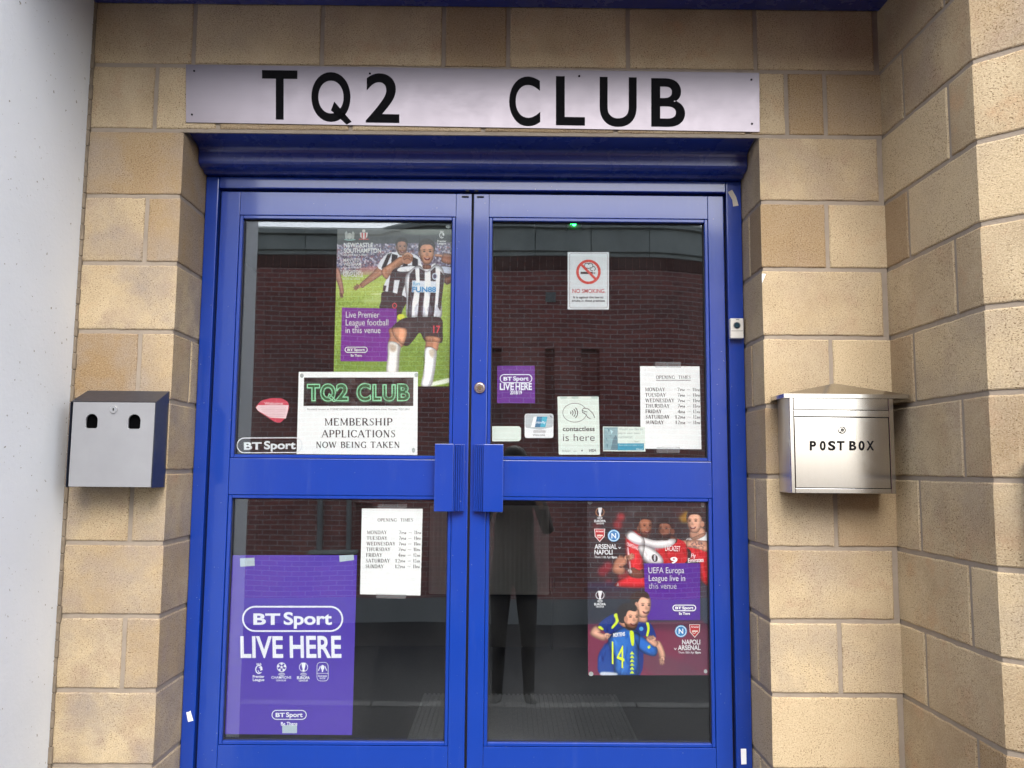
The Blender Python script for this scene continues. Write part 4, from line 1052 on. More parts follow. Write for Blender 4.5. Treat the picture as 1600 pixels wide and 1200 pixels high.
# player in front
A.limb([(480, 400, 34), (455, 385, 34), (520, 330, 28), (575, 290, 24)], SK2); A.ell(605, 285, 40, 38, SK2); A.limb([(585, 262, 10), (612, 250, 10), (640, 272, 10)], (190, 146, 120)); A.limb([(580, 285, 9), (610, 275, 9), (636, 290, 9)], (160, 114, 92))
A.limb([(925, 290, 30), (880, 285, 34), (850, 275, 26)], (164, 116, 96)); A.limb([(800, 262, 8), (830, 264, 9), (850, 268, 9)], (186, 140, 116))
A.poly([(500, 372), (560, 340), (660, 340), (640, 420), (580, 430), (505, 430)], (40, 40, 46)); A.poly([(560, 345), (660, 338), (620, 372), (540, 372)], (232, 234, 238))
A.poly([(825, 345), (925, 350), (928, 440), (860, 450)], (40, 40, 46)); A.poly([(840, 340), (930, 352), (930, 388), (850, 380)], (198, 206, 222)); A.limb([(870, 445, 22), (905, 430, 22), (930, 420, 24)], (120, 84, 68))
A.poly([(598, 400), (640, 355), (690, 332), (740, 372), (800, 325), (850, 350), (864, 430), (845, 560), (838, 700), (720, 692), (606, 694), (600, 560), (588, 470)], (230, 232, 238))
for pts in ([(622, 392), (660, 352), (668, 440), (640, 600), (636, 692), (606, 692), (612, 560)], [(690, 350), (728, 372), (726, 500), (712, 692), (676, 692), (694, 500)], [(768, 372), (802, 342), (806, 500), (790, 692), (748, 692), (770, 500)], [(836, 372), (862, 400), (852, 520), (836, 650), (818, 620), (830, 480)]): A.hard(pts, (34, 33, 40))
A.folds([(598, 400), (690, 340), (860, 420), (838, 700), (606, 694)], 60, 40, 110, (60, 120)); A.folds([(500, 372), (660, 340), (640, 420)], 10, 34, 60)
A.poly([(690, 332), (742, 372), (800, 325), (790, 320), (742, 352), (700, 322)], (240, 240, 244)); A.limb([(742, 330, 26), (742, 356, 22)], (150, 104, 84))
for k in range(5): A.poly([(610+k*46, 640), (628+k*46, 600), (640+k*46, 660), (620+k*46, 690)], (150, 152, 164), .45, 4)
A.hard([(640, 436), (806, 442), (806, 522), (636, 518)], (226, 232, 240), .85)
A.face(742, 246, 52, 78, SK2, (46, 36, 34), .05)
A.ell(797, 408, 18, 24, (190, 200, 210)); A.ell(797, 408, 12, 17, (60, 70, 90))
A.poly([(600, 696), (720, 692), (840, 698), (852, 800), (846, 868), (790, 862), (728, 856), (694, 800), (650, 850), (604, 892), (540, 860), (496, 776), (545, 720)], (42, 38, 40))
for pts in ([(600, 720), (640, 760), (600, 860), (580, 800)], [(720, 720), (740, 800), (722, 830)]): A.poly(pts, (72, 66, 66), .6, 6)
A.folds([(545, 720), (840, 700), (850, 860), (730, 850), (600, 890), (500, 780)], 26, 22, 80, (30, 120)); A.folds([(445, 300), (690, 300), (600, 555), (445, 512)], 16, 26, 80)
A.limb([(540, 770, 56), (540, 835, 56), (520, 890, 44)], (190, 140, 112)); A.poly([(478, 862), (556, 884), (552, 960), (540, 1080), (464, 1080), (470, 960)], (226, 224, 220)); A.poly([(484, 880), (530, 890), (520, 930), (490, 925)], (140, 120, 100), .6, 6); A.poly([(540, 890), (556, 890), (545, 1080), (528, 1080)], (176, 174, 172), .7, 5)
A.limb([(785, 830, 50), (780, 880, 46), (772, 920, 38)], (186, 136, 108)); A.poly([(732, 905), (806, 918), (806, 1000), (792, 1100), (768, 1172), (704, 1172), (716, 1090), (728, 1000)], (238, 238, 240)); A.poly([(756, 920), (800, 922), (790, 975), (765, 960)], (150, 130, 104), .6, 6); A.poly([(790, 950), (806, 960), (790, 1100), (768, 1170), (750, 1170), (775, 1080)], (186, 186, 190), .7, 5)
A.hard([(142, 632), (500, 632), (470, 800), (462, 1000), (142, 998)], (112, 38, 140), .0)
A.rim([(598, 400), (640, 355), (690, 332), (742, 372), (800, 325), (850, 350), (864, 430), (845, 560), (838, 700), (720, 692), (606, 694), (600, 560), (588, 470)], .5, 16)
A.rim([(600, 696), (720, 692), (840, 698), (852, 800), (846, 868), (790, 862), (728, 856), (694, 800), (650, 850), (604, 892), (540, 860), (496, 776), (545, 720)], .4, 14)
A.rim([(478, 862), (556, 884), (552, 960), (540, 1080), (464, 1080), (470, 960)], .4, 12); A.rim([(732, 905), (806, 918), (806, 1000), (792, 1100), (768, 1172), (704, 1172), (716, 1090)], .4, 12)
m_, _ = A.mask([(80, 60), (940, 60), (940, 1190), (80, 1190)]); A.noise(m_, 4, 2)
A.build('printed_sheet', q, zf, YG+.0013, fp)
p = Print(YG+.0013, zf); CR = (232, 234, 232)
p.ring(207, 150, 40, 10, 8, (150, 190, 180), 24, 0, 180); p.disc(206, 128, 16, 22, (190, 196, 190), 14); p.poly([(176, 150), (172, 110), (184, 92), (196, 118), (192, 150)], (176, 182, 178)); p.poly([(236, 150), (240, 110), (228, 92), (216, 118), (220, 150)], (176, 182, 178))
p.poly([(276, 104), (332, 104), (328, 134), (304, 156), (280, 134)], (226, 222, 218)); p.poly([(288, 106), (298, 106), (298, 148), (290, 140)], (200, 50, 48)); p.poly([(310, 106), (320, 106), (318, 140), (310, 148)], (200, 50, 48)); p.disc(304, 92, 12, 10, (214, 210, 200), 12); p.line([(270, 150), (338, 150)], 6, (206, 80, 70))
lion(p, 846, 122, 22, CR); p.text('Premier', 814, 878, 170, 14, CR, .02); p.text('League', 816, 876, 186, 14, CR, .02)
p.text('NEWCASTLE', 166, 368, 206, 31, CR, .022); p.text('v', 374, 388, 206, 22, CR); p.text('SOUTHAMPTON', 166, 424, 244, 31, CR, .022); p.text('Sat 20th Apr 5.30pm', 166, 328, 266, 14, CR, .01)
p.text('MAN UTD', 163, 272, 306, 22, CR, .015); p.text('v', 278, 286, 306, 14, CR); p.text('WEST HAM', 163, 286, 334, 22, CR, .015); p.text('Sat 13th Apr 5.30pm', 163, 284, 350, 9, CR)
p.text('BRIGHTON', 161, 286, 388, 22, CR, .015); p.text('v', 291, 299, 388, 14, CR); p.text('NEWCASTLE', 160, 298, 412, 22, CR, .015); p.text('Sat 27th Apr 5.30pm', 160, 276, 430, 9, CR)
p.text('Live Premier', 180, 412, 695, 42, CR, -.004); p.text('League football', 179, 474, 749, 42, CR, -.004); p.text('in this venue', 178, 420, 802, 42, CR, -.004)
p.pill(174, 328, 900, 936, CR, 5); p.text('Be There', 214, 290, 966, 18, CR, .015)
p.text('FUN88', 640, 806, 516, 36, (70, 160, 212), .03); p.text('fun', 646, 694, 470, 26, (120, 190, 226), .02)
p.text('17', 786, 836, 800, 50, (206, 60, 70), .03); p.ring(518, 612, 17, 20, 7, (206, 70, 76), 18)
p.build(fp)
tabs(fp, [(700.5, 354, 4, 3)], YG+.0006, M_tack)

# ---- european league poster, lower right pane
zf = z(900, 770, 4.0)
q = [(70, 52), (826, 48), (838, 1140), (76, 1140)]
fp = paper('football_poster', 'dark football poster with red shirted players above and blue shirted players below', 'poster', [zf(*p) for p in q], YG+.0016, M_paper)
A = Art(60, 40, 848, 1150, 2.4, (44, 42, 46))
for x, y, r, c in [(280, 150, 26, (170, 50, 55)), (260, 200, 30, (150, 40, 48)), (200, 460, 30, (150, 50, 60)), (170, 490, 34, (130, 40, 52)), (300, 520, 40, (140, 40, 44)), (205, 570, 28, (170, 60, 66)), (680, 150, 36, (176, 130, 30)), (760, 90, 40, (70, 60, 60)), (370, 100, 50, (70, 68, 70)), (140, 350, 60, (54, 50, 54)), (130, 210, 30, (90, 40, 44)), (640, 110, 40, (60, 40, 44))]: A.ell(x, y, r, r, c, .8, 10)
A.hard([(60, 580), (850, 580), (850, 830), (60, 830)], (46, 48, 58)); A.poly([(60, 560), (440, 560), (440, 600), (60, 605)], (40, 44, 70), .8, 10)
A.hard([(60, 822), (850, 800), (850, 1150), (60, 1150)], (120, 56, 80)); A.poly([(60, 815), (850, 790), (850, 850), (60, 850)], (86, 52, 70), .8, 16); A.poly([(380, 980), (560, 1010), (760, 1110), (848, 1150), (500, 1150)], (104, 70, 84), .7, 16); A.poly([(780, 860), (850, 850), (850, 1060), (700, 1150), (640, 1080)], (100, 66, 84), .6, 24); A.poly([(790, 530), (848, 530), (848, 790), (790, 790)], (60, 64, 80), .9, 6)
RD, RDD, WT = (186, 36, 44), (146, 24, 34), (232, 228, 230)
D1, D2, L3 = (146, 98, 76), (124, 84, 68), (206, 160, 138)
# right hand player
A.poly([(690, 300), (740, 275), (800, 250), (848, 260), (848, 560), (780, 545), (770, 440), (700, 420)], (184, 36, 46)); A.poly([(690, 290), (740, 275), (800, 248), (848, 250), (848, 300), (770, 330), (700, 330)], (230, 228, 232))
A.limb([(748, 230, 40), (770, 280, 42)], (196, 150, 128)); A.face(742, 185, 46, 66, L3, (34, 28, 28), -.25, 1); A.ell(790, 196, 12, 18, (196, 146, 124))
A.limb([(840, 340, 30), (770, 325, 28), (700, 318, 22), (660, 318, 18)], (200, 152, 130)); A.hand(636, 312, 30, 200, (206, 158, 136)); A.specks(710, 308, 800, 342, 40, [(110, 90, 90)], 4, .6)
A.poly([(655, 360), (705, 350), (720, 390), (690, 440), (650, 440)], (30, 28, 32))
# embracing pair
A.poly([(440, 130), (500, 135), (505, 200), (470, 210)], (60, 54, 56), .9, 4)
A.poly([(312, 260), (380, 236), (430, 300), (420, 420), (430, 500), (440, 590), (250, 586), (268, 545), (330, 500), (310, 380)], RD); A.poly([(312, 300), (340, 380), (335, 480), (310, 400)], RDD, .7, 6); A.hard([(318, 340), (328, 340), (345, 480), (335, 485)], (230, 224, 226), .8); A.folds([(312, 300), (420, 420), (440, 590), (268, 570), (330, 480)], 26, 30, 90, (50, 130))
A.face(432, 214, 44, 62, D1, (28, 24, 24), .3, 1); A.ell(392, 236, 13, 20, (120, 76, 58)); A.poly([(372, 120), (440, 110), (475, 160), (430, 178), (392, 220), (372, 190)], (30, 26, 27))
A.poly([(500, 330), (560, 290), (640, 290), (690, 330), (680, 440), (500, 442)], RD); A.limb([(590, 270, 40), (580, 305, 40)], (100, 64, 52))
A.face(556, 236, 46, 64, D2, (26, 23, 24), -.2, 0, (34, 26, 26)); A.ell(604, 242, 13, 20, (110, 70, 56))
A.poly([(310, 276), (322, 246), (352, 236), (388, 262), (440, 284), (500, 298), (560, 292), (620, 290), (612, 322), (560, 344), (500, 346), (440, 330), (370, 318)], WT); A.rim([(310, 276), (322, 246), (352, 236), (388, 262), (440, 284), (500, 298), (560, 292), (620, 290), (612, 322), (560, 344), (500, 346), (440, 330), (370, 318)], .3, 12); A.folds([(310, 276), (322, 246), (440, 280), (600, 296), (560, 340), (440, 330)], 14, 40, 70, (-10, 40)); A.poly([(330, 300), (440, 322), (520, 350), (500, 362), (400, 335)], (170, 164, 172), .7, 6)
A.poly([(388, 336), (440, 330), (520, 380), (545, 440), (450, 440), (410, 400)], WT); A.poly([(395, 350), (430, 400), (455, 440), (420, 420)], (178, 172, 178), .7, 5); A.folds([(388, 336), (540, 380), (545, 440), (410, 420)], 8, 34, 60, (20, 90)); A.face(432, 214, 42, 60, D1, None, .3, 1, (84, 52, 42)); A.poly([(386, 205), (383, 160), (400, 128), (440, 116), (474, 138), (481, 190), (466, 172), (420, 164), (397, 182)], (28, 24, 25)); A.face(556, 232, 44, 62, D2, None, -.2, 0, (34, 26, 26)); A.poly([(508, 240), (506, 190), (530, 168), (580, 168), (606, 196), (608, 236), (596, 222), (580, 196), (530, 194), (518, 214)], (28, 24, 25)); A.ell(604, 242, 12, 18, (110, 70, 56)); A.rim([(388, 336), (440, 330), (520, 380), (545, 440), (450, 440), (410, 400)], .45, 14); A.ell(492, 408, 18, 24, (26, 24, 28), 1, 0, -20); A.poly([(486, 392), (498, 390), (496, 424), (488, 424)], (210, 208, 214))
A.limb([(300, 410, 30), (262, 450, 28), (250, 478, 26), (300, 490, 20)], (180, 128, 106)); A.hand(322, 404, 32, -10, (196, 146, 122)); A.limb([(340, 490, 26), (390, 510, 26), (426, 500, 22)], (104, 62, 48)); A.limb([(330, 480, 10), (345, 500, 8)], (220, 210, 210))
A.poly([(262, 585), (290, 540), (420, 540), (440, 590)], (200, 44, 54), .8, 6); A.hard([(250, 583), (264, 560), (268, 584)], (230, 224, 226))
A.folds([(690, 330), (848, 300), (848, 560), (780, 545), (710, 420)], 16, 28, 80); A.folds([(500, 340), (690, 340), (680, 440), (500, 440)], 14, 28, 70)
A.rim([(312, 260), (380, 236), (430, 300), (420, 420), (430, 500), (440, 590), (250, 586), (268, 545), (330, 500), (310, 380)], .5, 16)
A.rim([(690, 300), (740, 275), (800, 250), (848, 260), (848, 560), (780, 545), (770, 440), (700, 420)], .4, 14)
A.hard([(424, 441), (776, 439), (777, 796), (436, 796)], (86, 40, 146))
# blue shirted pair
BL, BLD, YE = (50, 98, 166), (36, 58, 126), (206, 222, 60)
A.poly([(140, 830), (190, 780), (250, 758), (330, 800), (440, 800), (480, 840), (500, 905), (470, 940), (420, 900), (400, 1140), (165, 1140), (136, 1060), (150, 990), (200, 930), (178, 870)], BLD)
A.poly([(140, 1060), (190, 940), (230, 1140), (165, 1140)], (44, 80, 150), .9, 6)
A.limb([(140, 850, 26), (110, 876, 22), (150, 896, 20), (185, 905, 16)], (214, 168, 148)); A.hand(196, 892, 30, 20, (220, 176, 156))
A.limb([(500, 935, 22), (530, 985, 20), (542, 1030, 16)], (214, 168, 146)); A.hand(540, 1040, 26, 100, (218, 172, 150))
A.poly([(236, 764), (258, 756), (268, 800), (230, 848), (222, 838), (248, 800)], YE); A.poly([(438, 812), (456, 816), (460, 860), (448, 898), (438, 890), (446, 850)], YE); A.poly([(138, 842), (150, 832), (172, 850), (164, 858)], YE)
A.ell(408, 850, 13, 13, (90, 160, 210))
A.limb([(400, 760, 42), (390, 800, 46)], (196, 148, 126)); A.face(420, 712, 48, 68, (212, 164, 142), None, .35, 1)
A.poly([(342, 690), (340, 650), (372, 620), (430, 616), (458, 640), (452, 662), (410, 652), (385, 690), (372, 720), (350, 715)], (54, 44, 40)); A.ell(378, 700, 10, 18, (200, 150, 128))
A.poly([(200, 930), (240, 870), (300, 838), (360, 850), (400, 885), (392, 1000), (388, 1140), (250, 1140), (236, 1040)], BL); A.poly([(360, 870), (420, 900), (500, 960), (508, 1000), (480, 1022), (392, 980)], (52, 104, 176)); A.poly([(370, 960), (440, 1000), (480, 1020), (392, 985)], BLD, .7, 5)
A.poly([(250, 900), (300, 870), (320, 960), (300, 1120), (262, 1120), (244, 1000)], (64, 116, 184), .6, 10)
A.limb([(310, 840, 44), (330, 800, 40)], (196, 146, 122)); A.face(345, 786, 50, 70, (206, 156, 132), None, .3, 1, (96, 66, 52))
A.poly([(262, 780), (258, 730), (290, 696), (345, 688), (380, 712), (372, 742), (330, 736), (312, 770), (304, 812), (276, 810)], (52, 42, 40)); A.ell(312, 790, 12, 20, (190, 138, 116))
A.folds([(210, 930), (290, 850), (392, 900), (388, 1140), (250, 1140)], 34, 26, 110); A.folds([(140, 1060), (190, 800), (250, 770), (236, 900), (165, 1140)], 18, 24, 90); A.folds([(360, 870), (500, 960), (500, 1010), (392, 980)], 10, 24, 70, (10, 50))
A.rim([(200, 930), (240, 870), (300, 838), (360, 850), (400, 885), (392, 1000), (388, 1140), (250, 1140), (236, 1040)], .5, 18); A.rim([(360, 870), (420, 900), (500, 960), (508, 1000), (480, 1022), (392, 980)], .45, 12)
A.poly([(336, 872), (350, 862), (362, 880), (362, 950), (346, 948)], YE); A.hard([(446, 962), (462, 952), (466, 968), (452, 976)], YE)
A.limb([(505, 950, 16), (470, 925, 18), (448, 905, 14)], (214, 166, 144)); A.hand(484, 910, 24, 190, (220, 174, 152))
for k in range(6): A.hard([(335, 1010+k*24), (350, 990+k*24), (366, 1010+k*24)], YE)
A.poly([(160, 1120), (250, 1125), (250, 1142), (160, 1142)], (220, 224, 230), .9, 3)
m_, _ = A.mask([(60, 40), (848, 40), (848, 1150), (60, 1150)]); A.noise(m_, 2.2, 1)
A.build('printed_sheet', q, zf, YG+.0013, fp)
p = Print(YG+.0013, zf); CR = (236, 236, 240)
def shield(p, cx, cy, s):
    p.poly([(cx-s, cy-s*1.1), (cx+s, cy-s*1.1), (cx+s*.9, cy+s*.3), (cx, cy+s*1.35), (cx-s*.9, cy+s*.3)], (230, 224, 224)); p.poly([(cx-s*.88, cy-s), (cx+s*.88, cy-s), (cx+s*.78, cy+s*.24), (cx, cy+s*1.18), (cx-s*.78, cy+s*.24)], (196, 44, 50))
    p.text('Arsenal', cx-s*.7, cx+s*.7, cy-s*.5, s*.32, (240, 236, 236), .02); p.line([(cx-s*.5, cy+s*.15), (cx+s*.55, cy+s*.15)], s*.26, (232, 220, 210)); p.ring(cx-s*.1, cy+s*.3, s*.32, s*.32, s*.1, (232, 220, 210), 16)
def ncrest(p, cx, cy, s):
    p.disc(cx, cy, s, s, (70, 160, 216)); p.ring(cx, cy, s*.9, s*.9, s*.12, (226, 240, 248)); p.disc(cx, cy, s*.74, s*.74, (40, 130, 196)); p.text('N', cx-s*.38, cx+s*.38, cy+s*.42, s*.84, (244, 248, 250), .02)
for cy in (120, 640):
    trophy(p, 150, cy, 27, CR, (196, 130, 80) if cy < 300 else CR); p.ring(150, cy+37, 16, 8, 3, CR, 16); p.text('UEFA', 140, 160, cy+40, 7, CR)
    p.text('EUROPA', 114, 186, cy+63, 14, CR, .03); p.text('LEAGUE', 126, 174, cy+76, 9, CR, .02)
shield(p, 148, 262, 34); ncrest(p, 236, 268, 38); ncrest(p, 656, 865, 38); shield(p, 742, 860, 34)
p.text('ARSENAL', 116, 256, 350, 29, CR, .02); p.text('v', 264, 282, 350, 18, CR); p.text('NAPOLI', 115, 228, 385, 29, CR, .02); p.text('Thurs 11th Apr', 115, 218, 408, 14, CR, .005); p.text('8pm', 222, 257, 408, 13, CR, .03)
p.text('NAPOLI', 663, 776, 947, 29, CR, .02); p.text('v', 612, 630, 982, 18, CR); p.text('ARSENAL', 637, 778, 982, 29, CR, .02); p.text('Thurs 18th Apr', 640, 740, 1004, 13, CR, .005); p.text('8pm', 745, 779, 1004, 13, CR, .03)
p.text('UEFA Europa', 453, 676, 502, 36, CR, -.004); p.text('League live in', 455, 682, 551, 36, CR, -.004); p.text('this venue', 455, 628, 599, 36, CR, -.004)
p.pill(606, 748, 702, 737, CR, 5); p.text('Be There', 644, 712, 762, 16, CR, .02)
p.text('14', 224, 302, 1068, 140, YE, .0, .42); p.text('MERTENS', 232, 306, 902, 24, (226, 232, 236), .02, -.12)
p.text('LACAZET', 558, 652, 362, 32, (236, 226, 228), .0, .04); p.text('9', 590, 634, 440, 38, (236, 226, 228), .03); p.text('Fly', 720, 748, 404, 24, (236, 226, 228), .01); p.text('Emirates', 700, 798, 436, 26, (236, 226, 228), .015, -.06); p.text('OBAMEYANG', 318, 388, 330, 22, (236, 226, 228), .0, .42)
p.build(fp)
tabs(fp, [(922, 785, 4, 3), (1098, 788, 3, 4.5), (923.5, 1053, 3.6, 3.6), (1102.5, 1049, 2.8, 3)], YG+.0006, M_tack)

# ------------------------------------------------------------------ nameplate
t = thing('nameplate', 'long brushed steel nameplate with black lettering above the blue hood', 'sign', (-.127, -.003, 2.33))
bm = NB(); sheet_poly(bm, [(290.5, 100.8), (1186.3, 113.8), (1187, 206), (290.5, 191)], -.0045, .004); o = obj('plate', bm, M_signsteel, t)
p = Print(-.0045)
for ch, a, b, yb, h in (('T', 409.4, 464.7, 184.6, 75.2), ('Q', 486.5, 549.5, 187.2, 74), ('2', 571.5, 624, 189.6, 74.5), ('C', 795.6, 844.2, 194, 74), ('L', 868.7, 914, 193.8, 75), ('U', 937, 994.8, 195, 75), ('B', 1017.5, 1070.5, 196, 74)):
    p = Print(-.0045); p.geo(text_geo(ch, .018) if ch != 'Q' else q_geo(.018), a, b, yb, h, M_blackvinyl, .0145); p.build(t, 'letter')
for x, y in ((303.5, 111), (300, 179), (578, 115), (905, 119), (1174, 124.5), (1175, 193.5)):
    bm = NB(); c = at(x, y, -.0045); cyl(bm, c, (0, -1, 0), .0034, .0016, 12); obj('screw', bm, M_blackvinyl, t)

# ------------------------------------------------------------------ cigarette bin
def panel_with_holes(name, outer, holes, y0, y1, mt, parent):
    cu = bpy.data.curves.new('p', 'CURVE'); cu.dimensions = '2D'; cu.fill_mode = 'BOTH'; cu.extrude = (y1-y0)/2
    for loop in [outer]+holes:
        s = cu.splines.new('POLY'); s.points.add(len(loop)-1); s.use_cyclic_u = True
        for q, (x, zz) in zip(s.points, loop): q.co = (x, zz, 0, 1)
    ob = bpy.data.objects.new('p', cu); C.objects.link(ob)
    me = bpy.data.meshes.new_from_object(ob.evaluated_get(bpy.context.evaluated_depsgraph_get()))
    bpy.data.objects.remove(ob); bpy.data.curves.remove(cu)
    bm = NB(); bm.from_mesh(me); bpy.data.meshes.remove(me)
    for v in bm.verts: v.co = Vector((v.co.x, (y0+y1)/2+v.co.z, v.co.y))
    bmesh.ops.remove_doubles(bm, verts=bm.verts[:], dist=1e-5)
    return obj(name, bm, mt, parent)
bx0, bx1, bz0, bz1 = -1.3385, -1.0880, 1.134, 1.3925
cb = thing('cigarette_bin', 'grey fronted dark cigarette bin with two arched openings on the left wall', 'ashtray bin', (-1.215, -.05, 1.13))
bm = NB(); prism(bm, [(-.0875, bz0), (-.0875, 1.389), (-.0985, 1.3945), (-.0015, 1.437), (-.0015, bz0)], 'x', bx0-.008, bx1+.0005)
box(bm, bx1+.0008, bx1+.0030, -.0990, -.0015, bz0-.002, 1.3935); box(bm, bx0-.010, bx0-.0083, -.0990, -.0015, bz0-.002, 1.3935)
prism(bm, [(-.0990, 1.3936), (-.0015, 1.4375), (-.0015, 1.3936)], 'x', bx1+.0008, bx1+.0030)
obj('body', bm, M_binbody, cb)
def arch(x0, x1, z0, z1, n=12):
    r = (x1-x0)/2; c = (x0+x1)/2; e = .004
    pts = [(x0+e, z0), (x1-e, z0), (x1, z0+e)]
    pts += [(c+r*math.cos(math.pi*i/n), z1-r+r*math.sin(math.pi*i/n)) for i in range(n+1)]
    return pts+[(x0, z0+e)]
hs_ = []
for xa, xb, ya, yb in ((132.8, 153.3, 646.7, 669), (199, 220.2, 647.3, 670)):
    a, b = at(xa, yb, -.1), at(xb, ya, -.1); hs_.append(arch(a.x, b.x, a.z, b.z))
fp_ = panel_with_holes('front_panel', [(bx0, bz0), (bx1, bz0), (bx1, bz1), (bx0, bz1)], hs_, -.1005, -.0885, M_binfront, cb)
for h_ in hs_:
    bm = NB(); box(bm, h_[0][0]-.006, h_[1][0]+.006, -.0884, -.0880, h_[0][1]-.004, h_[0][1]+.052); obj('opening', bm, M_dark, cb)  # black plate paints in the shade inside the arch
c = at(177.8, 639.7, -.1005)
bm = NB(); cyl(bm, (c.x, -.1005, c.z), (0, -1, 0), .0125, .0035, 28, r2=.0115); lk = obj('lock', bm, M_silver, cb)
bm = NB(); box(bm, c.x-.0012, c.x+.0012, -.1045, -.1039, c.z-.005, c.z+.004); cyl(bm, (c.x, -.1039, c.z+.001), (0, -1, 0), .0024, .0006, 12); obj('keyhole', bm, M_dark, lk)

# ------------------------------------------------------------------ steel post box
YP = -.115
pb = thing('post_box', 'brushed stainless steel postbox with a pitched lid on the right wall', 'postbox', (1.03, -.06, 1.13))
X_ = lambda v: at(v, 690, YP).x
Z_ = lambda v: at(1315, v, YP).z
x0, x1, z0, z1 = X_(1235), X_(1397.6), Z_(771), Z_(621)
bm = NB(); box(bm, x0, x1, YP+.004, -.001, z0, z1, .001); obj('body', bm, M_boxside, pb)
bm = NB(); xa, xb = X_(1241), X_(1390.5)
for a, b, c, d in ((x0, xa, z0, z1), (xb, x1, z0, z1), (xa+.0004, xb-.0004, z0, Z_(763.4)), (xa+.0004, xb-.0004, Z_(651.2), Z_(641.2))):
    box(bm, a, b, YP, YP+.0036, c, d, .0012)
obj('front_frame', bm, M_boxsteel, pb)
bm = NB(); box(bm, xa+.0012, xb-.0012, YP+.0010, YP+.0034, Z_(640.2), Z_(621), .0008); obj('letter_flap', bm, M_boxsteel, pb)
bm = NB(); box(bm, xa-.0004, xb+.0004, YP+.0035, YP+.0039, z0+.004, z1-.001); obj('shadow_gap', bm, M_dark, pb)
bm = NB(); box(bm, xa+.0022, xb-.0022, YP+.0008, YP+.0034, Z_(762.4), Z_(652.6), .0008); pd = obj('locking_door', bm, M_boxsteel, pb)
bm = NB(); c = at(1315.6, 672, YP); cyl(bm, (c.x, YP+.0008, c.z), (0, -1, 0), .0115, .003, 28, r2=.011); lk = obj('lock', bm, M_silver, pd)
bm = NB()
r_ = []
for i in range(26):
    a = math.radians(150-i*12.0); r_.append((c.x+.0092*math.cos(a), YP-.0023, c.z+.0092*math.sin(a)))
tube(bm, r_, .0016, 6); tube(bm, [(c.x+.0042*math.cos(a/10*2*math.pi), YP-.0023, c.z+.0042*math.sin(a/10*2*math.pi)) for a in range(11)], .0016, 6); box(bm, c.x-.001, c.x+.001, YP-.0034, YP-.0021, c.z-.003, c.z+.003)
obj('keyway', bm, M_dark, lk)
bm = NB(); a, b = at(1294, 686, YP), at(1336, 680.5, YP); box(bm, a.x, b.x, YP+.0001, YP+.0007, a.z, b.z); obj('name_strip', bm, ink((226, 228, 230)), pd)
p = Print(YP+.0007)
for ch, a, b in (('P', 1265.3, 1275.2), ('0', 1281, 1290.2), ('S', 1294, 1305.4), ('T', 1307.6, 1319.6), ('B', 1327, 1338), ('0', 1341.5, 1351), ('X', 1354, 1365.6)):
    p = Print(YP+.0007); p.text(ch, a, b, 703, 14, M_blackvinyl, .038, .005); p.build(pd, 'letter')
bm = NB()   # pitched lid with turned down lip
lx0, lx1, ly, lz0, lz1 = .846, 1.2315, -.128, 1.4225, 1.4345
base = [(lx0, -.001), (lx1, -.001), (lx1, ly), (lx0, ly)]
lo = [bm.verts.new((x, y, lz0)) for x, y in base]; hi = [bm.verts.new((x, y, lz1)) for x, y in base]
ap = [bm.verts.new((1.035, -.001, 1.476)), bm.verts.new((1.035, -.045, 1.476))]
bm.faces.new(lo)
for i in range(4): bm.faces.new((lo[i], lo[(i+1) % 4], hi[(i+1) % 4], hi[i]))
bm.faces.new((hi[3], hi[2], ap[1])); bm.faces.new((hi[0], hi[3], ap[1], ap[0])); bm.faces.new((hi[2], hi[1], ap[0], ap[1])); bm.faces.new((hi[1], hi[0], ap[0]))
obj('lid', bm, M_boxsteel, pb)

# ------------------------------------------------------------------ door bell, scraps, shadow stand-in box
db = thing('door_bell', 'small white door bell with a dark round button on the right frame post', 'door bell', at(1152, 528, .21))
a, b = at(1141.5, 528.5, .190), at(1161.5, 497.5, .190)
bm = NB(); box(bm, a.x, b.x, .188, .2115, a.z, b.z, .003); M_plastic = simple('ivory_plastic', lin((218, 216, 208)), .4, var=.04); obj('case', bm, M_plastic, db)
c = at(1151.5, 508.5, .188)
bm = NB(); cyl(bm, (c.x, .188, c.z), (0, -1, 0), .0125, .0012, 24); obj('ring', bm, simple('grey_ring', (.3, .3, .3), .3, .5), db)
bm = NB(); cyl(bm, (c.x, .187, c.z), (0, -1, 0), .0105, .0035, 24, r2=.008); obj('button', bm, simple('dark_button', (.02, .05, .07), .15), db)
p = Print(.188); p.line([(1142.3, 517), (1160.8, 517)], .7, (120, 118, 110)); p.build(db, 'printed_marks'); p = Print(.188); p.poly([(1150, 499), (1155, 499), (1155, 500), (1150, 500)], (90, 88, 84)); p.build(db, 'printed_marks')
def scrap(name, label, cat, pts, Y, mt, th=.0006):
    bm = NB(); sheet_poly(bm, pts, Y, th); tag(obj(name, bm, mt), label, cat)
M_mask = simple('masking_tape', lin((206, 198, 180)), .7, var=.1, scale=80)
w = lambda x, y: (1120+x/4.615, 280+y/4.615)
scrap('masking_tape', 'curved scrap of cream masking tape at the top of the right frame post', 'tape', [w(80, 92), w(110, 76), w(140, 128), w(157, 190), w(118, 196), w(112, 150)], .2112, M_mask)
scrap('white_tag', 'small upright white tag low on the right frame post', 'tag', [(1157.5, 1170), (1166, 1170), (1166.5, 1194), (1158.3, 1194.5)], .2112, M_paper)
scrap('paper_scrap', 'torn white scrap stuck low on the left frame post', 'scrap', [(291, 1113), (296, 1112), (297.5, 1110), (299, 1116), (302, 1126), (294, 1128)], .2112, M_paper)
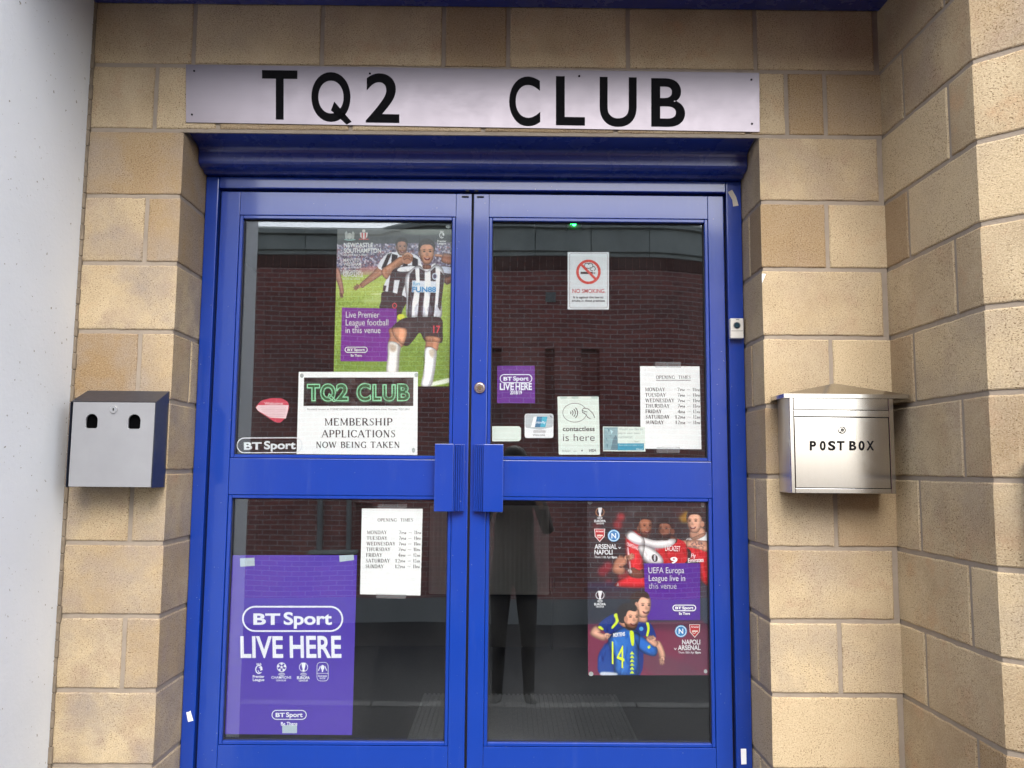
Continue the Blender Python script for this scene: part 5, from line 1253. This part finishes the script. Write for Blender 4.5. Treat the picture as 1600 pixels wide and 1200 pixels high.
scrap('paint_chip', 'tiny white triangle of paper on the block arris beside the door bell', 'scrap', [(1190.5, 427.5), (1196.8, 428), (1190.8, 442)], -.002, M_paper)
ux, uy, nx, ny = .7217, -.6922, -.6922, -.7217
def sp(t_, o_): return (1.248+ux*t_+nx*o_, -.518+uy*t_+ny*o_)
bm = NB(); pr = [sp(.076, .001), sp(.16, .001), sp(.16, .028), sp(.083, .028), sp(.076, .02)]  # dark box added to stand in for a soft shadow on the splay
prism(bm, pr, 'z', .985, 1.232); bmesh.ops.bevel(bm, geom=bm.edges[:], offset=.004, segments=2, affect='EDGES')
tag(obj('shadow_standin', bm, simple('shadow_dark', (.03, .028, .026), .55)), 'dark box added in place of a soft shadow on the splayed block corner at the right edge', 'shadow stand-in')

# ------------------------------------------------------------------ the person taking the photograph, mirrored darkly in the lower right pane
G = -.464; PX, PY = .055, -2.965
bm = NB(); sk = bm.verts.layers.skin.verify()
def jv(x, y, zz, r, par=None, r2=None):
    v = bm.verts.new((PX+x, PY+y, G+zz)); v[sk].radius = (r, r2 or r)
    if par is not None: bm.edges.new((par, v))
    return v
pel = jv(0, 0, .96, .150, None, .11); pel[sk].use_root = True
wst = jv(0, .01, 1.10, .140, pel, .10); chs = jv(0, .0, 1.30, .160, wst, .115); shd = jv(0, -.005, 1.44, .120, chs, .085)
nk = jv(0, 0, 1.53, .055, shd); h1 = jv(0, .015, 1.60, .070, nk, .085); h2 = jv(0, .01, 1.70, .078, h1, .095); h3 = jv(0, 0, 1.76, .055, h2, .07)
for s in (-1, 1):
    hp_ = jv(.085*s, 0, .90, .095, pel); k_ = jv(.10*s, .02 if s > 0 else .05, .50, .060, hp_); a_ = jv(.11*s, -.02 if s > 0 else .0, .10, .042, k_); hl = jv(.112*s, 0, .05, .045, a_); b_ = jv(.125*s, .10, .04, .042, hl); t_ = jv(.135*s, .17, .03, .030, b_)
    sh_ = jv(.175*s, 0, 1.43, .062, shd); el = jv(.235*s, .14, 1.20, .047, sh_); hx = (.145-.055+.0) if s > 0 else (-.03-.055)
    wr = jv(hx+.035*s, .225, 1.575, .030, el); pm = jv(hx+.012*s, .262, 1.625, .034, wr, .02)
    for i, (dz, L) in enumerate(((.030, .040), (.012, .046), (-.006, .044), (-.024, .034))):
        f1 = jv(hx-.004*s, .288, 1.640+dz*.9, .009, pm); f2 = jv(hx-.020*s, .302, 1.640+dz*.95, .008, f1); jv(hx-.020*s-L*.35*s, .300, 1.640+dz, .007, f2)
    t1 = jv(hx-.006*s, .262, 1.606, .011, pm); t2 = jv(hx-.026*s, .268, 1.618, .009, t1); jv(hx-.040*s, .270, 1.630, .008, t2)
ns = jv(0, .108, 1.655, .012, h1)
me = bpy.data.meshes.new('person'); bm.to_mesh(me); bm.free()
pt = bpy.data.objects.new('tmp', me); C.objects.link(pt)
md = pt.modifiers.new('skin', 'SKIN'); md.use_smooth_shade = True
pt.modifiers.new('sub', 'SUBSURF').levels = 2
me2 = bpy.data.meshes.new_from_object(pt.evaluated_get(bpy.context.evaluated_depsgraph_get())); bpy.data.objects.remove(pt)
me2.name = 'person'
for mm in (simple('brown_jacket', (.085, .058, .05), .85), simple('dark_trousers', (.014, .014, .017), .85), simple('skin', (.5, .32, .24), .5), simple('black_shoes', (.01, .01, .01), .5)): me2.materials.append(mm)
for f in me2.polygons:
    c = f.center; hz = c.z-G
    f.material_index = 3 if hz < .10 else 1 if hz < .93 else 2 if (hz > 1.50 and abs(c.x-PX) < .11 and c.y-PY < .2) or c.y-PY > .215 else 0
    f.use_smooth = True
pe = bpy.data.objects.new('person', me2); C.objects.link(pe); tag(pe, 'person in dark clothes holding up a phone, mirrored in the lower right pane', 'person')
bm = NB(); bmesh.ops.create_uvsphere(bm, u_segments=24, v_segments=14, radius=1)
for v in bm.verts: v.co = Vector((PX+v.co.x*.094, PY-.012+v.co.y*.108, G+1.725+max(v.co.z, -.35)*.10))
obj('hair', bm, simple('brown_hair', (.03, .02, .014), .6), pe, True)
M_eye = simple('eye_white', (.6, .6, .6), .2)
for s in (-1, 1):
    bm = NB(); bmesh.ops.create_icosphere(bm, subdivisions=2, radius=.013, matrix=Matrix.Translation((PX+.032*s, PY+.088, G+1.69)))
    obj('eye', bm, M_eye, pe, True)
bm = NB(); box(bm, -.022, .130, -CD-.020, -CD-.012, CZ-.052, CZ+.022, .003); tag(obj('phone', bm, simple('black_phone', (.01, .01, .012), .2)), 'black phone held up by the mirrored person', 'phone')
